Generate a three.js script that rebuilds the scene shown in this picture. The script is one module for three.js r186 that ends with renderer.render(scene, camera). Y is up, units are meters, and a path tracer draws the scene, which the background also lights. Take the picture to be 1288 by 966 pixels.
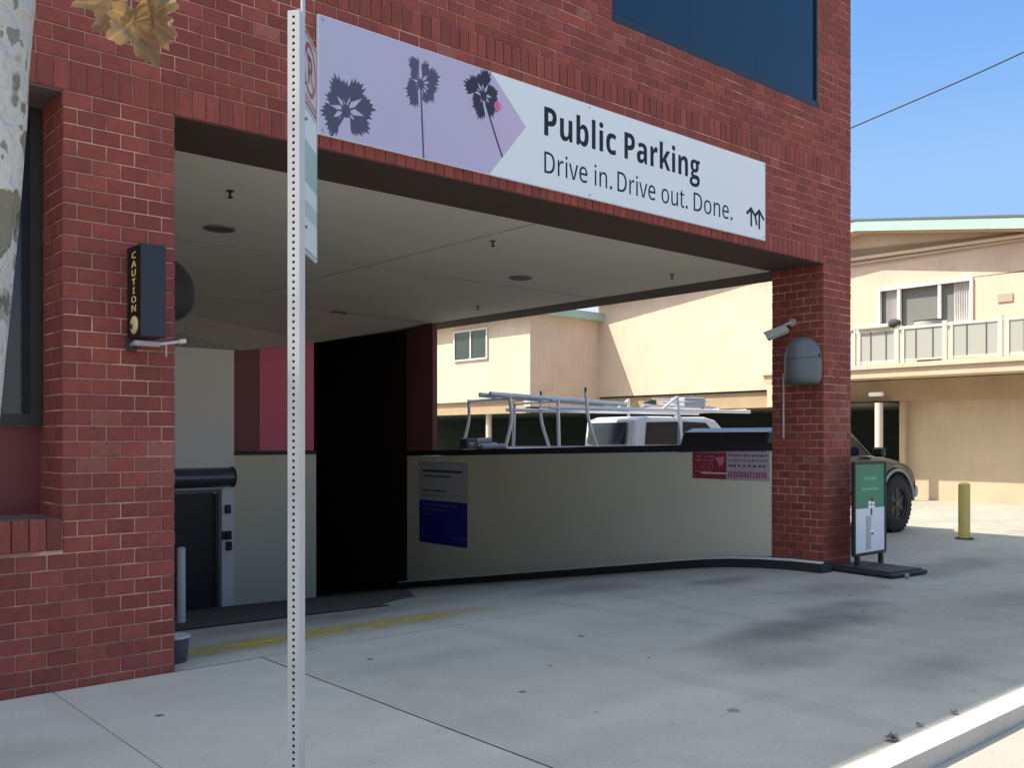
import * as THREE from 'three';
import { RoundedBoxGeometry } from 'three/addons/geometries/RoundedBoxGeometry.js';
import { mergeGeometries } from 'three/addons/utils/BufferGeometryUtils.js';

// ------------------------------------------------------------------ camera, sky, sun, exposure
const scene = new THREE.Scene();
const camera = new THREE.PerspectiveCamera(44.35, 1288 / 966, 0.1, 600);
camera.position.set(-2.52, 1.6, 6.37);
camera.lookAt(-2.52 + 0.659, 1.6, 6.37 - 0.752);
camera.setViewOffset(1288, 966, 0, -68, 1288, 966);
camera.updateProjectionMatrix();

const SUN = new THREE.Vector3(-0.575, 1, -0.47).normalize();
// clear hazy-horizon sky: pale at the horizon, blue above, whiter round the sun
const EXPOSURE = 1.9;
{
  const w = 512, h = 256, d = new Float32Array(w * h * 4), st = (a, b, x) => { const t = Math.min(1, Math.max(0, (x - a) / (b - a))); return t * t * (3 - 2 * t); };
  const stops = [[-90, [0.62, 0.58, 0.52]], [-2, [0.70, 0.68, 0.64]], [0, [1.08, 1.06, 1.02]], [5, [1.0, 1.03, 1.06]], [12, [0.36, 0.60, 0.98]], [24, [0.20, 0.45, 0.93]], [45, [0.22, 0.44, 0.86]], [90, [0.24, 0.44, 0.80]]];
  for (let j = 0; j < h; j++) {
    const el = (j + 0.5) / h * 180 - 90; let k = 0; while (k < stops.length - 2 && el > stops[k + 1][0]) k++;
    const t = st(stops[k][0], stops[k + 1][0], el), e = el * Math.PI / 180;
    for (let i = 0; i < w; i++) {
      const az = ((i + 0.5) / w - 0.5) * 2 * Math.PI, dx = Math.cos(e) * Math.cos(az), dz = Math.cos(e) * Math.sin(az), c = dx * SUN.x + Math.sin(e) * SUN.y + dz * SUN.z;
      const g = el > 0 ? 2.2 * Math.pow(Math.max(0, c), 20) + 1.7 * Math.pow(Math.max(0, c), 2.4) : 0, q = (j * w + i) * 4;
      for (let n = 0; n < 3; n++) d[q + n] = ((stops[k][1][n] * (1 - t) + stops[k + 1][1][n] * t) + g * [1, 0.94, 0.81][n]) / EXPOSURE;
      d[q + 3] = 1;
    }
  }
  const t = new THREE.DataTexture(d, w, h, THREE.RGBAFormat, THREE.FloatType);
  t.mapping = THREE.EquirectangularReflectionMapping; t.colorSpace = THREE.LinearSRGBColorSpace; t.magFilter = t.minFilter = THREE.LinearFilter; t.wrapS = THREE.RepeatWrapping; t.needsUpdate = true;
  scene.background = t; scene.environment = t;
}
const sun = new THREE.DirectionalLight(new THREE.Color(1, 0.93, 0.82), 4.2);
sun.name = 'sun';
sun.position.copy(SUN).multiplyScalar(60); sun.castShadow = true; sun.shadow.mapSize.set(2048, 2048);
Object.assign(sun.shadow.camera, { left: -40, right: 40, top: 40, bottom: -40, near: 1, far: 150 });
scene.add(sun);
const renderer = new THREE.WebGLRenderer({ antialias: true });
renderer.toneMapping = THREE.LinearToneMapping;
renderer.toneMappingExposure = EXPOSURE;
renderer.shadowMap.enabled = true;

// ------------------------------------------------------------------ helpers
let seed = 20240;
const rnd = () => { seed = (seed * 1664525 + 1013904223) >>> 0; return seed / 4294967296; };
const rr = (a, b) => a + (b - a) * rnd();
const V = (x, y, z) => new THREE.Vector3(x, y, z);
const clamp = (v, a = 0, b = 1) => Math.min(b, Math.max(a, v));
const smooth = (a, b, x) => { const t = clamp((x - a) / (b - a)); return t * t * (3 - 2 * t); };
const hash = (x, y) => { let h = Math.imul(x | 0, 374761393) ^ Math.imul(y | 0, 668265263); h = Math.imul(h ^ (h >>> 13), 1274126177); return ((h ^ (h >>> 16)) >>> 0) / 4294967296; };
function vnoise(x, y, p = 0) {
  const xi = Math.floor(x), yi = Math.floor(y), fx = x - xi, fy = y - yi, u = fx * fx * (3 - 2 * fx), v = fy * fy * (3 - 2 * fy);
  const w = (n) => (p ? ((n % p) + p) % p : n);
  const a = hash(w(xi), w(yi)), b = hash(w(xi + 1), w(yi)), c = hash(w(xi), w(yi + 1)), d = hash(w(xi + 1), w(yi + 1));
  return a + (b - a) * u + (c - a) * v + (a - b - c + d) * u * v;
}
function fbm(x, y, o = 4, p = 0) { let s = 0, a = 0.5, t = 0; for (let i = 0; i < o; i++) { s += a * vnoise(x, y, p); t += a; x *= 2; y *= 2; p *= 2; a *= 0.5; } return s / t; }
const lin = (v) => (v <= 0.0031308 ? v * 12.92 : 1.055 * Math.pow(v, 1 / 2.4) - 0.055);   // linear to sRGB
function dataTex(w, h, fn, srgb = true) {
  const d = new Uint8Array(w * h * 4);
  for (let j = 0; j < h; j++) for (let i = 0; i < w; i++) {
    const c = fn(i / w, j / h), k = (j * w + i) * 4;
    for (let q = 0; q < 3; q++) d[k + q] = 255 * clamp(srgb ? lin(clamp(c[q])) : c[q]);
    d[k + 3] = 255;
  }
  const t = new THREE.DataTexture(d, w, h);
  t.wrapS = t.wrapT = THREE.RepeatWrapping; t.magFilter = THREE.LinearFilter; t.minFilter = THREE.LinearMipmapLinearFilter; t.generateMipmaps = true;
  if (srgb) t.colorSpace = THREE.SRGBColorSpace;
  t.needsUpdate = true; return t;
}
const rep = (t, m) => { const c = t.clone(); c.repeat.set(1 / m, 1 / m); c.needsUpdate = true; return c; };
function canvasTex(w, h, draw) {
  const c = document.createElement('canvas'); c.width = w; c.height = h; draw(c.getContext('2d'), w, h);
  const t = new THREE.CanvasTexture(c); t.colorSpace = THREE.SRGBColorSpace; return t;
}
const M = (r, g, b, rough = 0.8, o = {}) => new THREE.MeshStandardMaterial({ color: new THREE.Color().setRGB(r, g, b), roughness: rough, ...o });

const taken = {};
function numbered(n) { const k = taken[n] ?? 0; taken[n] = k + 1; return k ? `${n}_${String(k).padStart(3, '0')}` : n; }
function thing(name, label, category, pos = [0, 0, 0], group) {
  const o = new THREE.Group(); o.name = numbered(name); o.position.set(...pos); scene.add(o);
  o.userData = { label, category }; if (group) o.userData.group = group; return o;
}
function struct(name, o) { o.name = numbered(name); o.userData.kind = 'structure'; if (o.isMesh) { o.castShadow = o.receiveShadow = true; } scene.add(o); return o; }
function part(name, geo, mat, parent, label) {
  const m = new THREE.Mesh(Array.isArray(geo) ? merge(geo) : geo, mat); m.name = name; m.castShadow = m.receiveShadow = true;
  if (label) m.userData.label = label; parent.add(m); return m;
}
function merge(gs) {
  return mergeGeometries(gs.map((g) => { const n = g.index ? g.toNonIndexed() : g.clone(); for (const k of Object.keys(n.attributes)) if (!['position', 'normal', 'uv'].includes(k)) n.deleteAttribute(k); return n; }));
}
// uv in metres on the dominant plane of each face
function uvm(g) {
  g = g.index ? g.toNonIndexed() : g; const p = g.attributes.position, uv = new Float32Array(p.count * 2);
  const a = V(), b = V(), c = V(), n = V();
  for (let i = 0; i < p.count; i += 3) {
    a.fromBufferAttribute(p, i); b.fromBufferAttribute(p, i + 1); c.fromBufferAttribute(p, i + 2);
    n.copy(b).sub(a).cross(c.clone().sub(a)); const ax = Math.abs(n.x), ay = Math.abs(n.y), az = Math.abs(n.z);
    [a, b, c].forEach((q, k) => { const o = (i + k) * 2; if (ay >= ax && ay >= az) { uv[o] = q.x; uv[o + 1] = q.z; } else if (ax >= az) { uv[o] = q.z; uv[o + 1] = q.y; } else { uv[o] = q.x; uv[o + 1] = q.y; } });
  }
  g.setAttribute('uv', new THREE.BufferAttribute(uv, 2)); return g;
}
const bx = (x0, x1, y0, y1, z0, z1) => uvm(new THREE.BoxGeometry(Math.abs(x1 - x0), Math.abs(y1 - y0), Math.abs(z1 - z0)).translate((x0 + x1) / 2, (y0 + y1) / 2, (z0 + z1) / 2));
const rbx = (w, h, d, r, x = 0, y = 0, z = 0) => new RoundedBoxGeometry(w, h, d, 2, r).translate(x, y, z);
function tube(pts, r, seg = 8, n) { const c = pts.length === 2 ? new THREE.LineCurve3(pts[0], pts[1]) : new THREE.CatmullRomCurve3(pts); return new THREE.TubeGeometry(c, n ?? Math.max(1, (pts.length - 1) * 6), r, seg, false); }
function rod(a, b, r, seg = 10) {
  const d = b.clone().sub(a), g = new THREE.CylinderGeometry(r, r, d.length(), seg);
  g.applyQuaternion(new THREE.Quaternion().setFromUnitVectors(V(0, 1, 0), d.clone().normalize())); return g.translate((a.x + b.x) / 2, (a.y + b.y) / 2, (a.z + b.z) / 2);
}
function poly(pts, tris) {      // flat-shaded faces from points and triangle indices
  const g = new THREE.BufferGeometry(); g.setAttribute('position', new THREE.Float32BufferAttribute(tris.flatMap((i) => pts[i]), 3)); g.computeVertexNormals(); return uvm(g);
}
function hexa(p) {              // p: 8 corners, bottom 4 (ccw from above) then top 4
  const q = (a, b, c, d) => [a, b, c, a, c, d];
  return poly(p, [...q(0, 3, 2, 1), ...q(4, 5, 6, 7), ...q(0, 1, 5, 4), ...q(1, 2, 6, 5), ...q(2, 3, 7, 6), ...q(3, 0, 4, 7)]);
}
function extrude(pts, depth, bevel = 0, holes = []) {
  const s = pts instanceof THREE.Shape ? pts : new THREE.Shape(pts.map(([x, y]) => new THREE.Vector2(x, y))); holes.forEach((h) => s.holes.push(h));
  return new THREE.ExtrudeGeometry(s, { depth: depth - 2 * bevel, bevelEnabled: bevel > 0, bevelSize: bevel, bevelThickness: bevel, bevelOffset: -bevel, bevelSegments: 2, curveSegments: 20 }).translate(0, 0, -(depth / 2 - bevel));
}

// ------------------------------------------------------------------ ground heights
const ramp = (d) => (d <= 0 ? 0 : d < 2 ? -0.04 * d * d : -0.16 * (d - 1));
function gy(x, z) {
  const dip = -0.08 * smooth(3, 8, x) * (1 - smooth(9.5, 12.5, x)) * (1 - smooth(1.2, 3.8, z));
  return dip + (z < 0 && x <= 8.31 && x >= -0.01 ? ramp(-z) : 0);
}
function sheet(x0, x1, z0, z1, nx, nz, lift = 0, h = gy) {
  const pos = [], uv = [], idx = [];
  for (let j = 0; j <= nz; j++) for (let i = 0; i <= nx; i++) { const x = x0 + (x1 - x0) * i / nx, z = z0 + (z1 - z0) * j / nz; pos.push(x, h(x, z) + lift, z); uv.push(i / nx, j / nz); }
  for (let j = 0; j < nz; j++) for (let i = 0; i < nx; i++) { const a = j * (nx + 1) + i, b = a + 1, c = a + nx + 1, d = c + 1; idx.push(a, c, b, b, c, d); }
  const g = new THREE.BufferGeometry(); g.setAttribute('position', new THREE.Float32BufferAttribute(pos, 3)); g.setAttribute('uv', new THREE.Float32BufferAttribute(uv, 2)); g.setIndex(idx); g.computeVertexNormals(); return g;
}

// ------------------------------------------------------------------ textures
const STAINS = [[4.5, 1.95, 1.5, 0.45, 0.5], [3.4, 2.5, 0.8, 0.35, 0.3], [5.9, 1.6, 1.1, 0.4, 0.4], [7.0, 0.9, 1.2, 0.5, 0.28], [4.9, -0.9, 1.0, 0.5, 0.32], [6.6, -0.3, 0.9, 0.25, 0.35], [9.6, 0.9, 1.6, 0.5, 0.3], [10.8, 2.4, 1.9, 0.6, 0.25], [2.2, -1.4, 1.6, 0.5, 0.3], [8.0, 2.6, 1.8, 0.5, 0.22], [3.9, 3.4, 1.0, 0.3, 0.2], [1.5, 0.9, 0.9, 0.3, 0.12], [-1.4, 1.2, 0.8, 0.4, 0.12]];
const SPOTS = []; for (let i = 0; i < 120; i++) SPOTS.push([rr(-4, 12), rr(-1.2, 3.9), rr(0.006, 0.02), rr(0.25, 0.75)]);
SPOTS.push([1.2, 0.56, 0.022, 0.85], [1.44, 1.94, 0.022, 0.8], [2.91, 1.01, 0.026, 0.8], [5.88, 1.84, 0.025, 0.8], [-0.47, 0.94, 0.024, 0.8], [2.1, 3.06, 0.04, 0.5]);
const CRACKS = [[[1.9, 3.1], [2.35, 3.0], [2.8, 3.15]], [[5.6, 0.6], [6.6, 0.75], [8.0, 1.2]], [[9.2, 0.4], [10.2, -0.4], [11.6, -0.7]]];
function segd(px, pz, a, b) { const dx = b[0] - a[0], dz = b[1] - a[1], t = clamp(((px - a[0]) * dx + (pz - a[1]) * dz) / (dx * dx + dz * dz)); return Math.hypot(px - a[0] - t * dx, pz - a[1] - t * dz); }
function conc(x, z) {
  let v = (x < 0.644 && z > 0 ? 0.48 : 0.435 - 0.125 * smooth(1.2, 7, x) - 0.03 * smooth(1, 4, z)) + 0.09 * (fbm(x * 0.55 + 7, z * 0.75 + 3, 4) - 0.5) + 0.07 * (fbm(x * 5, z * 5, 4) - 0.5) + 0.05 * (hash(x * 190, z * 190) - 0.5);
  const streak = fbm(x * 0.5 + 30, z * 3 + 9, 3); v *= 0.94 + 0.12 * streak;
  for (const [sx, sz, rx, rz, k] of STAINS) { const wob = 0.7 * (fbm(x * 1.9 + sx * 3, z * 1.9 + sz, 3) - 0.5); const d = Math.hypot((x - sx) / rx, (z - sz) / rz) + wob; if (d < 1.2) v *= 1 - k * (1 - smooth(0.25, 1.15, d)); }
  for (const [sx, sz, r, k] of SPOTS) { const d = Math.hypot(x - sx, (z - sz)); if (d < r * 1.6) v *= 1 - k * (1 - smooth(r * 0.6, r * 1.4, d + r * 0.4 * (vnoise(x * 140, z * 140) - 0.5))); }
  for (const c of CRACKS) for (let i = 0; i < c.length - 1; i++) { const d = segd(x + 0.06 * (fbm(x * 4, z * 4, 3) - 0.5), z + 0.06 * (fbm(x * 4 + 9, z * 4, 3) - 0.5), c[i], c[i + 1]); if (d < 0.009) v *= 0.8 + 0.2 * d / 0.009; }
  for (const tx of [2.55, 4.15, 4.6, 6.1]) { const c = tx + 0.05 * (z - 2) * (z - 2) * (tx < 4.3 ? -1 : 1) + 0.08 * Math.sin(z * 1.3 + tx); const d = Math.abs(x - c); if (d < 0.16) v *= 1 - 0.09 * (1 - smooth(0.06, 0.16, d)) * (0.4 + 0.9 * fbm(x * 3, z * 1.2, 3)); }
  const grit = vnoise(x * 70, z * 70); if (grit > 0.86) v *= 1 - 0.9 * (grit - 0.86);
  return [v * 1.08, v * 1.02, v * 0.83];
}
const region = (x0, x1, z0, z1, w, h) => dataTex(w, h, (u, v) => conc(x0 + (x1 - x0) * u, z0 + (z1 - z0) * v));
const fineBump = dataTex(256, 256, (u, v) => { const n = fbm(u * 32, v * 32, 4, 32); return [n, n, n]; }, false);
const stuccoTone = dataTex(512, 512, (u, v) => { const n = 0.88 + 0.2 * (fbm(u * 4, v * 4, 5, 4) - 0.5) + 0.10 * (fbm(u * 40, v * 6, 3, 40) - 0.5); return [n, n, n]; });
const brickTone = dataTex(256, 256, (u, v) => { const n = 0.86 + 0.42 * (fbm(u * 6, v * 6, 5, 6) - 0.5) + 0.16 * (hash(u * 256, v * 256) - 0.5); return [n, n * 0.98, n * 0.97]; });
const mortarTone = dataTex(512, 512, (u, v) => { const b = smooth(0.48, 0.66, fbm(u * 4, v * 4, 4, 4)), n = 0.62 + 0.42 * b + 0.4 * (fbm(u * 12, v * 12, 3, 12) - 0.5) + 0.15 * (hash(u * 512, v * 512) - 0.5); return [n, n * (0.93 + 0.07 * b), n * (0.9 + 0.1 * b)]; });
const asphaltTone = dataTex(512, 512, (u, v) => { const n = 0.8 + 0.4 * (fbm(u * 5, v * 5, 4, 5) - 0.5) + 0.5 * (hash(u * 512, v * 512) - 0.5); return [n, n, n]; });
const paintTone = dataTex(512, 512, (u, v) => { const n = 0.93 + 0.12 * (fbm(u * 3, v * 3, 5, 3) - 0.5) + 0.03 * (hash(u * 512, v * 512) - 0.5); return [n, n, n * 0.99]; });
const painted = (r, g, b) => M(r, g, b, 0.85, { map: rep(paintTone, 4), bumpMap: rep(fineBump, 0.5), bumpScale: 0.0015 });
const stucco = (r, g, b, rough = 0.9) => M(r, g, b, rough, { map: rep(stuccoTone, 3), bumpMap: rep(fineBump, 0.35), bumpScale: 0.004 });
const fineB = (m) => rep(fineBump, m);

// ------------------------------------------------------------------ ground, road, kerbs, pavements
{
  const s = new THREE.Shape([[-260, -4.5], [300, -4.5], [300, 300], [-260, 300]].map(([a, b]) => new THREE.Vector2(a, b)));
  s.holes.push(new THREE.Path([[-14, 0.0], [8.97, 0.0], [8.97, 16], [-14, 16]].map(([a, b]) => new THREE.Vector2(a, b))));
  const g = uvm(new THREE.ShapeGeometry(s).rotateX(-Math.PI / 2).translate(0, -0.17, 0));
  struct('ground', new THREE.Mesh(g, M(0.12, 0.11, 0.10, 0.95, { map: rep(asphaltTone, 3) })));
  struct('road', new THREE.Mesh(uvm(new THREE.BoxGeometry(300, 0.05, 16).translate(20, -0.155, 4.98 + 8)), M(0.40, 0.37, 0.32, 0.92, { map: rep(stuccoTone, 2.2), bumpMap: fineB(0.3), bumpScale: 0.006 })));
  struct('pavement', new THREE.Mesh(uvm(new THREE.BoxGeometry(300, 0.16, 6).translate(20, -0.07, 24)), M(0.4, 0.39, 0.37, 0.9, { map: rep(stuccoTone, 4) })));
  // street kerb with gutter: a lighter band and a strip of pale concrete
  const tone = rep(stuccoTone, 2);
  const kerb = new THREE.Group(); struct('kerb', kerb);
  for (let x = -14; x < 40; x += 3) part('kerb_stone', bx(x + 0.004, x + 2.996, -0.16, 0.008, 3.99, 4.15), M(0.56, 0.53, 0.47, 0.85, { map: tone, bumpMap: fineB(0.4), bumpScale: 0.004 }), kerb);
  struct('gutter', new THREE.Mesh(bx(-14, 60, -0.16, -0.095, 4.152, 4.98), M(0.44, 0.39, 0.32, 0.9, { map: tone, bumpMap: fineB(0.4), bumpScale: 0.004 })));
}
const rough = () => ({ bumpMap: fineB(0.25), bumpScale: 0.003 });
{ // sidewalk slabs left of the driveway
  const sw = new THREE.Group(); struct('sidewalk', sw);
  part('joint_filler', bx(-6.45, 0.66, -0.1, -0.008, 0.02, 3.96), M(0.22, 0.21, 0.19, 0.95), sw);
  const t = region(-5.04, 0.64, 0, 3.98, 768, 540);
  const m = new THREE.MeshStandardMaterial({ map: t, roughness: 0.85, ...rough() });
  for (let k = 0; k < 5; k++) {
    const x0 = 0.64 - 1.42 * (k + 1), g = new RoundedBoxGeometry(1.413, 0.12, 3.972, 1, 0.005).translate(x0 + 0.71, -0.06, 1.99), p = g.attributes.position, uv = g.attributes.uv;
    for (let i = 0; i < p.count; i++) uv.setXY(i, (p.getX(i) + 5.04 + (k > 3 ? 1.42 : 0)) / 5.68, p.getZ(i) / 3.98);
    part('concrete_slab', g, m, sw);
  }
  part('concrete_slab', bx(-14, -6.47, -0.12, 0, 0.004, 3.976), M(0.36, 0.36, 0.355, 0.88), sw);
}
const concM = (x0, x1, z0, z1, w, h) => new THREE.MeshStandardMaterial({ map: region(x0, x1, z0, z1, w, h), roughness: 0.82, bumpMap: (() => { const c = fineBump.clone(); c.repeat.set((x1 - x0) / 0.3, (z1 - z0) / 0.3); return c; })(), bumpScale: 0.003 });
struct('driveway', new THREE.Mesh(sheet(0.644, 14.6, 0.004, 3.984, 60, 20), concM(0.644, 14.6, 0.006, 3.984, 1536, 440)));
struct('driveway', new THREE.Mesh(sheet(14.608, 40, 0.006, 3.984, 20, 8), concM(14.608, 40, 0.006, 3.984, 512, 128)));
struct('alley', new THREE.Mesh(sheet(8.6, 26, -34, -0.004, 40, 50, 0, (x, z) => gy(Math.max(x, 8.4), z)), concM(8.6, 26, -34, -0.004, 512, 900)));
struct('ramp', new THREE.Mesh(sheet(0, 8.31, -16, -0.004, 20, 120), concM(0, 8.31, -16, -0.004, 512, 900)));
struct('joint_filler', new THREE.Mesh(sheet(-0.3, 14.6, -0.3, 0.3, 50, 6, -0.008, (x, z) => gy(Math.max(x, 0.65), z)), M(0.2, 0.19, 0.17, 0.95)));
{ // ramp asphalt beyond the concrete lip, its dark colour also carrying the entry's shade
  const edge = [[0.02, -2.5], [1.0, -2.35], [2.85, -1.72], [4.3, -3.2], [6.3, -6.2], [7.9, -8.6]];
  const pos = [], idx = [], uv = [], nz = 30;
  edge.forEach(([x, z]) => { for (let j = 0; j <= nz; j++) { const zz = z + (-15.9 - z) * j / nz; pos.push(x, gy(x, zz) + (j === 0 ? 0.0 : 0.012), zz); uv.push(x, zz); } });
  for (let i = 0; i < edge.length - 1; i++) for (let j = 0; j < nz; j++) { const a = i * (nz + 1) + j, b = a + 1, c = a + nz + 1, d = c + 1; idx.push(a, c, b, b, c, d); }
  const g = new THREE.BufferGeometry(); g.setAttribute('position', new THREE.Float32BufferAttribute(pos, 3)); g.setAttribute('uv', new THREE.Float32BufferAttribute(uv, 2)); g.setIndex(idx); g.computeVertexNormals();
  struct('shaded_ramp_asphalt', new THREE.Mesh(g, M(0.105, 0.093, 0.072, 0.95, { map: rep(asphaltTone, 1.5) })));
  const pts = [[0.02, -2.49], [1.0, -2.34], [2.0, -1.99], [2.88, -1.7]].map(([x, z]) => V(x, gy(x, z) + 0.002, z));
  struct('ramp_joint', new THREE.Mesh(tube(pts, 0.012, 6), M(0.02, 0.02, 0.02, 0.9)));
}
{ // faded yellow line painted across the entry
  const g = sheet(0.12, 3.8, -0.86, -0.22, 24, 4, 0.004);
  const a = dataTex(1024, 128, (u, v) => { const n = fbm(u * 18, v * 3, 5), e = smooth(0, 0.5, v) * (1 - smooth(0.5, 1, v)) * (1 - smooth(0.45, 1, u)) * smooth(0, 0.04, u); const k = clamp(e * 0.95 * smooth(0.12, 0.8, n + 0.1)); return [k, k, k]; }, false);
  const m = M(0.62, 0.44, 0.08, 0.8, { alphaMap: a, transparent: true });
  const y = thing('painted_line', 'faded yellow line painted on the concrete across the parking entrance', 'road marking');
  part('paint', g, m, y);
}

// ------------------------------------------------------------------ the brick building
const B = thing('brick_building', 'red brick building with a wide drive-in parking entrance below', 'building');
const mortarM = M(0.70, 0.42, 0.31, 0.95, { map: rep(mortarTone, 1.3) });
const wall = part('wall', [
  bx(-0.7146, -0.008, -0.3, 3.815, -0.752, -0.009),                       // left pier
  bx(-14, -0.7146, -0.3, 1.07, -0.5, -0.009),                              // under the window
  bx(-14, -4.6, 1.07, 3.815, -0.5, -0.009),
  bx(8.309, 8.961, -0.4, 3.815, -0.752, -0.009),                           // right pier
  bx(-14, 8.961, 3.818, 5.74, -0.3, -0.009), bx(-14, 4.383, 5.74, 8.0, -0.3, -0.009), bx(8.19, 8.961, 5.74, 8.0, -0.3, -0.009), bx(-14, 8.961, 8.0, 8.47, -0.3, -0.009),
  bx(8.66, 8.961, 3.818, 8.47, -10, -0.3),
], mortarM, B);
const brickCols = [];
for (let i = 0; i < 14; i++) { const d = rr(0.78, 1.16), h = rr(-0.07, 0.07); brickCols.push([0.31 * d * (1 + h * 0.3), 0.066 * d * (1 + h * 0.6), 0.048 * d * (1 - h)]); }
const NB = brickCols.length; brickCols.push([0.36, 0.115, 0.085], [0.33, 0.095, 0.07]);   // a few bricks rubbed and repainted a paler salmon
const brickMats = brickCols.map(([r, g, b]) => M(r, g, b, 0.78, { map: brickTone, bumpMap: fineBump, bumpScale: 0.004 }));
const whiteBrickM = M(1, 1, 1, 0.78, { map: brickTone, bumpMap: fineBump, bumpScale: 0.002 });
function brickGeo(k) {          // unit brick: front face at z = 0 with a small chamfer, body behind it
  const c = 0.045, cy = 0.075, p = [[-0.5, -0.5, -0.16], [0.5, -0.5, -0.16], [0.5, 0.5, -0.16], [-0.5, 0.5, -0.16], [-0.5 + c / 2, -0.5 + cy / 2, 0], [0.5 - c / 2, -0.5 + cy / 2, 0], [0.5 - c / 2, 0.5 - cy / 2, 0], [-0.5 + c / 2, 0.5 - cy / 2, 0], [-0.5, -0.5, -0.9], [0.5, -0.5, -0.9], [0.5, 0.5, -0.9], [-0.5, 0.5, -0.9]];
  const q = (a, b, d, e) => [a, b, d, a, d, e];
  const g = poly(p, [...q(4, 5, 6, 7), ...q(0, 1, 5, 4), ...q(1, 2, 6, 5), ...q(2, 3, 7, 6), ...q(3, 0, 4, 7), ...q(8, 9, 1, 0), ...q(9, 10, 2, 1), ...q(10, 11, 3, 2), ...q(11, 8, 0, 3)]);
  const P = g.attributes.position, uv = g.attributes.uv, ox = (k * 0.37) % 1, oy = (k * 0.61) % 1;
  for (let i = 0; i < P.count; i++) uv.setXY(i, ox + P.getX(i) * 0.55 + P.getZ(i) * 0.1, oy + P.getY(i) * 0.3 + P.getZ(i) * 0.1);
  return g;
}
const brickGeos = [0, 1, 2, 3, 4].map(brickGeo);
const T = 0.035;                // depth scale
const bricks = [], soldiers = [];
const Hc = 0.1015, JT = 0.0095;
// face: 'f' front (x along), 'r' faces -x at x = at (runs along z), 'e' faces +x
function addBrick(list, face, at, u, y, w, h) {
  const j = () => rr(-0.0012, 0.0012), out = rr(-0.0025, 0.0015);
  const o = { w: w + j(), h: h + j(), c: rnd() < (face === 'f' && y > 1.3 && y < 1.62 && u > -0.55 && u < 0 ? 0.6 : face === 'f' && u > 8.3 && y > 0.8 && y < 2.3 ? 0.4 : 0.012) ? NB + Math.floor(rnd() * 2) : Math.floor(rnd() * NB), k: Math.floor(rnd() * 5), ry: 0, tilt: rr(-0.004, 0.004) };
  if (face === 'f') o.p = V(u, y, at + out); else if (face === 'r') { o.p = V(at - out, y, u); o.ry = -Math.PI / 2; } else { o.p = V(at + out, y, u); o.ry = Math.PI / 2; }
  list.push(o);
}
function course(face, at, u0, u1, y, L, odd, anchor) {   // one course of stretchers from u0 to u1, joints at anchor + n L (+ L/2)
  const a = anchor + (odd ? L / 2 : 0); let k = Math.ceil((u0 - a) / L - 1e-6), s = u0;
  const cut = []; for (let q = a + k * L; q < u1 - 1e-4; q += L) if (q > u0 + 0.03) cut.push(q); cut.push(u1);
  if (cut.length > 1 && cut[cut.length - 1] - cut[cut.length - 2] < 0.045) cut.splice(cut.length - 2, 1);
  for (const e of cut) { addBrick(bricks, face, at, (s + e) / 2, y, e - s - JT, Hc - JT); s = e; }
}
const sub = (x0, x1, h0, h1) => [[x0, Math.min(h0, x1)], [Math.max(h1, x0), x1]].filter(([a, b]) => b - a > 0.02);
const L1 = 0.195, LP = 0.18065;
for (let i = -5; i < 84; i++) {                                            // courses counted down/up from the lintel
  const y0 = 3.81 - (37 - i) * Hc; const y = y0 + Hc / 2, odd = ((i % 2) + 2) % 2 === 1;
  if (y0 > 3.79) continue;
  if (y > -0.3) {
    course('f', 0, y < 0.88 ? -5.2 : -0.7226, 0, y, LP, odd, 0);           // left pier and the wall under the window
    course('f', 0, 8.3, 8.97, y, 0.1675, odd, 8.3);                        // right pier
    course('r', 8.3, -0.76, 0, y, 0.19, !odd, 0);                          // its reveal, facing the drive
    course('r', -0.7226, -0.5, 0, y > 1.09 ? y : -9, LP, !odd, 0);
    course('e', 0, -0.76, 0, y, 0.19, !odd, 0);
  }
}
for (let x = -0.7226 - 0.0995; x > -5.2; x -= 0.0995) addBrick(soldiers, 'f', 0.015, x + 0.0497, 0.99, 0.0915, 0.198);       // window sill
for (let x = -4.8 + 0.04; x < 8.25; x += 0.0995) addBrick(soldiers, 'f', 0.003, x + 0.0497, 3.9115, 0.0905, 0.193);          // lintel course
course('f', 0, 8.245, 8.97, 3.86, L1, false, 8.97); course('f', 0, 8.245, 8.97, 3.961, L1, true, 8.97);
for (let k = 0; k < 9; k++) course('f', 0, -5.2, 8.97, 4.013 + Hc * (k + 0.5), L1, k % 2 === 0, 8.97);
for (let x = -4.9; x < 8.93; x += 0.0995) addBrick(soldiers, 'f', 0.003, x + 0.0497, 5.0295, 0.0905, 0.196);                 // upper soldier course
for (let k = 0; k < 33; k++) {
  const y = 5.13 + Hc * (k + 0.5), open = y > 5.74 && y < 8.0;
  for (const [a, b] of open ? sub(-5.2, 8.97, 4.383, 8.19) : [[-5.2, 8.97]]) course('f', 0, a, b, y, L1, k % 2 === 0, 8.97);
}
for (let k = 0; k < 46; k++) course('e', 8.97, -8, 0, 3.81 + Hc * (k + 0.5), L1, k % 2 === 1, 0);
for (let k = 0; k < 40; k++) course('e', 8.97, -0.76, 0, 3.81 - Hc * (k + 0.5), L1, k % 2 === 0, 0);
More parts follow.
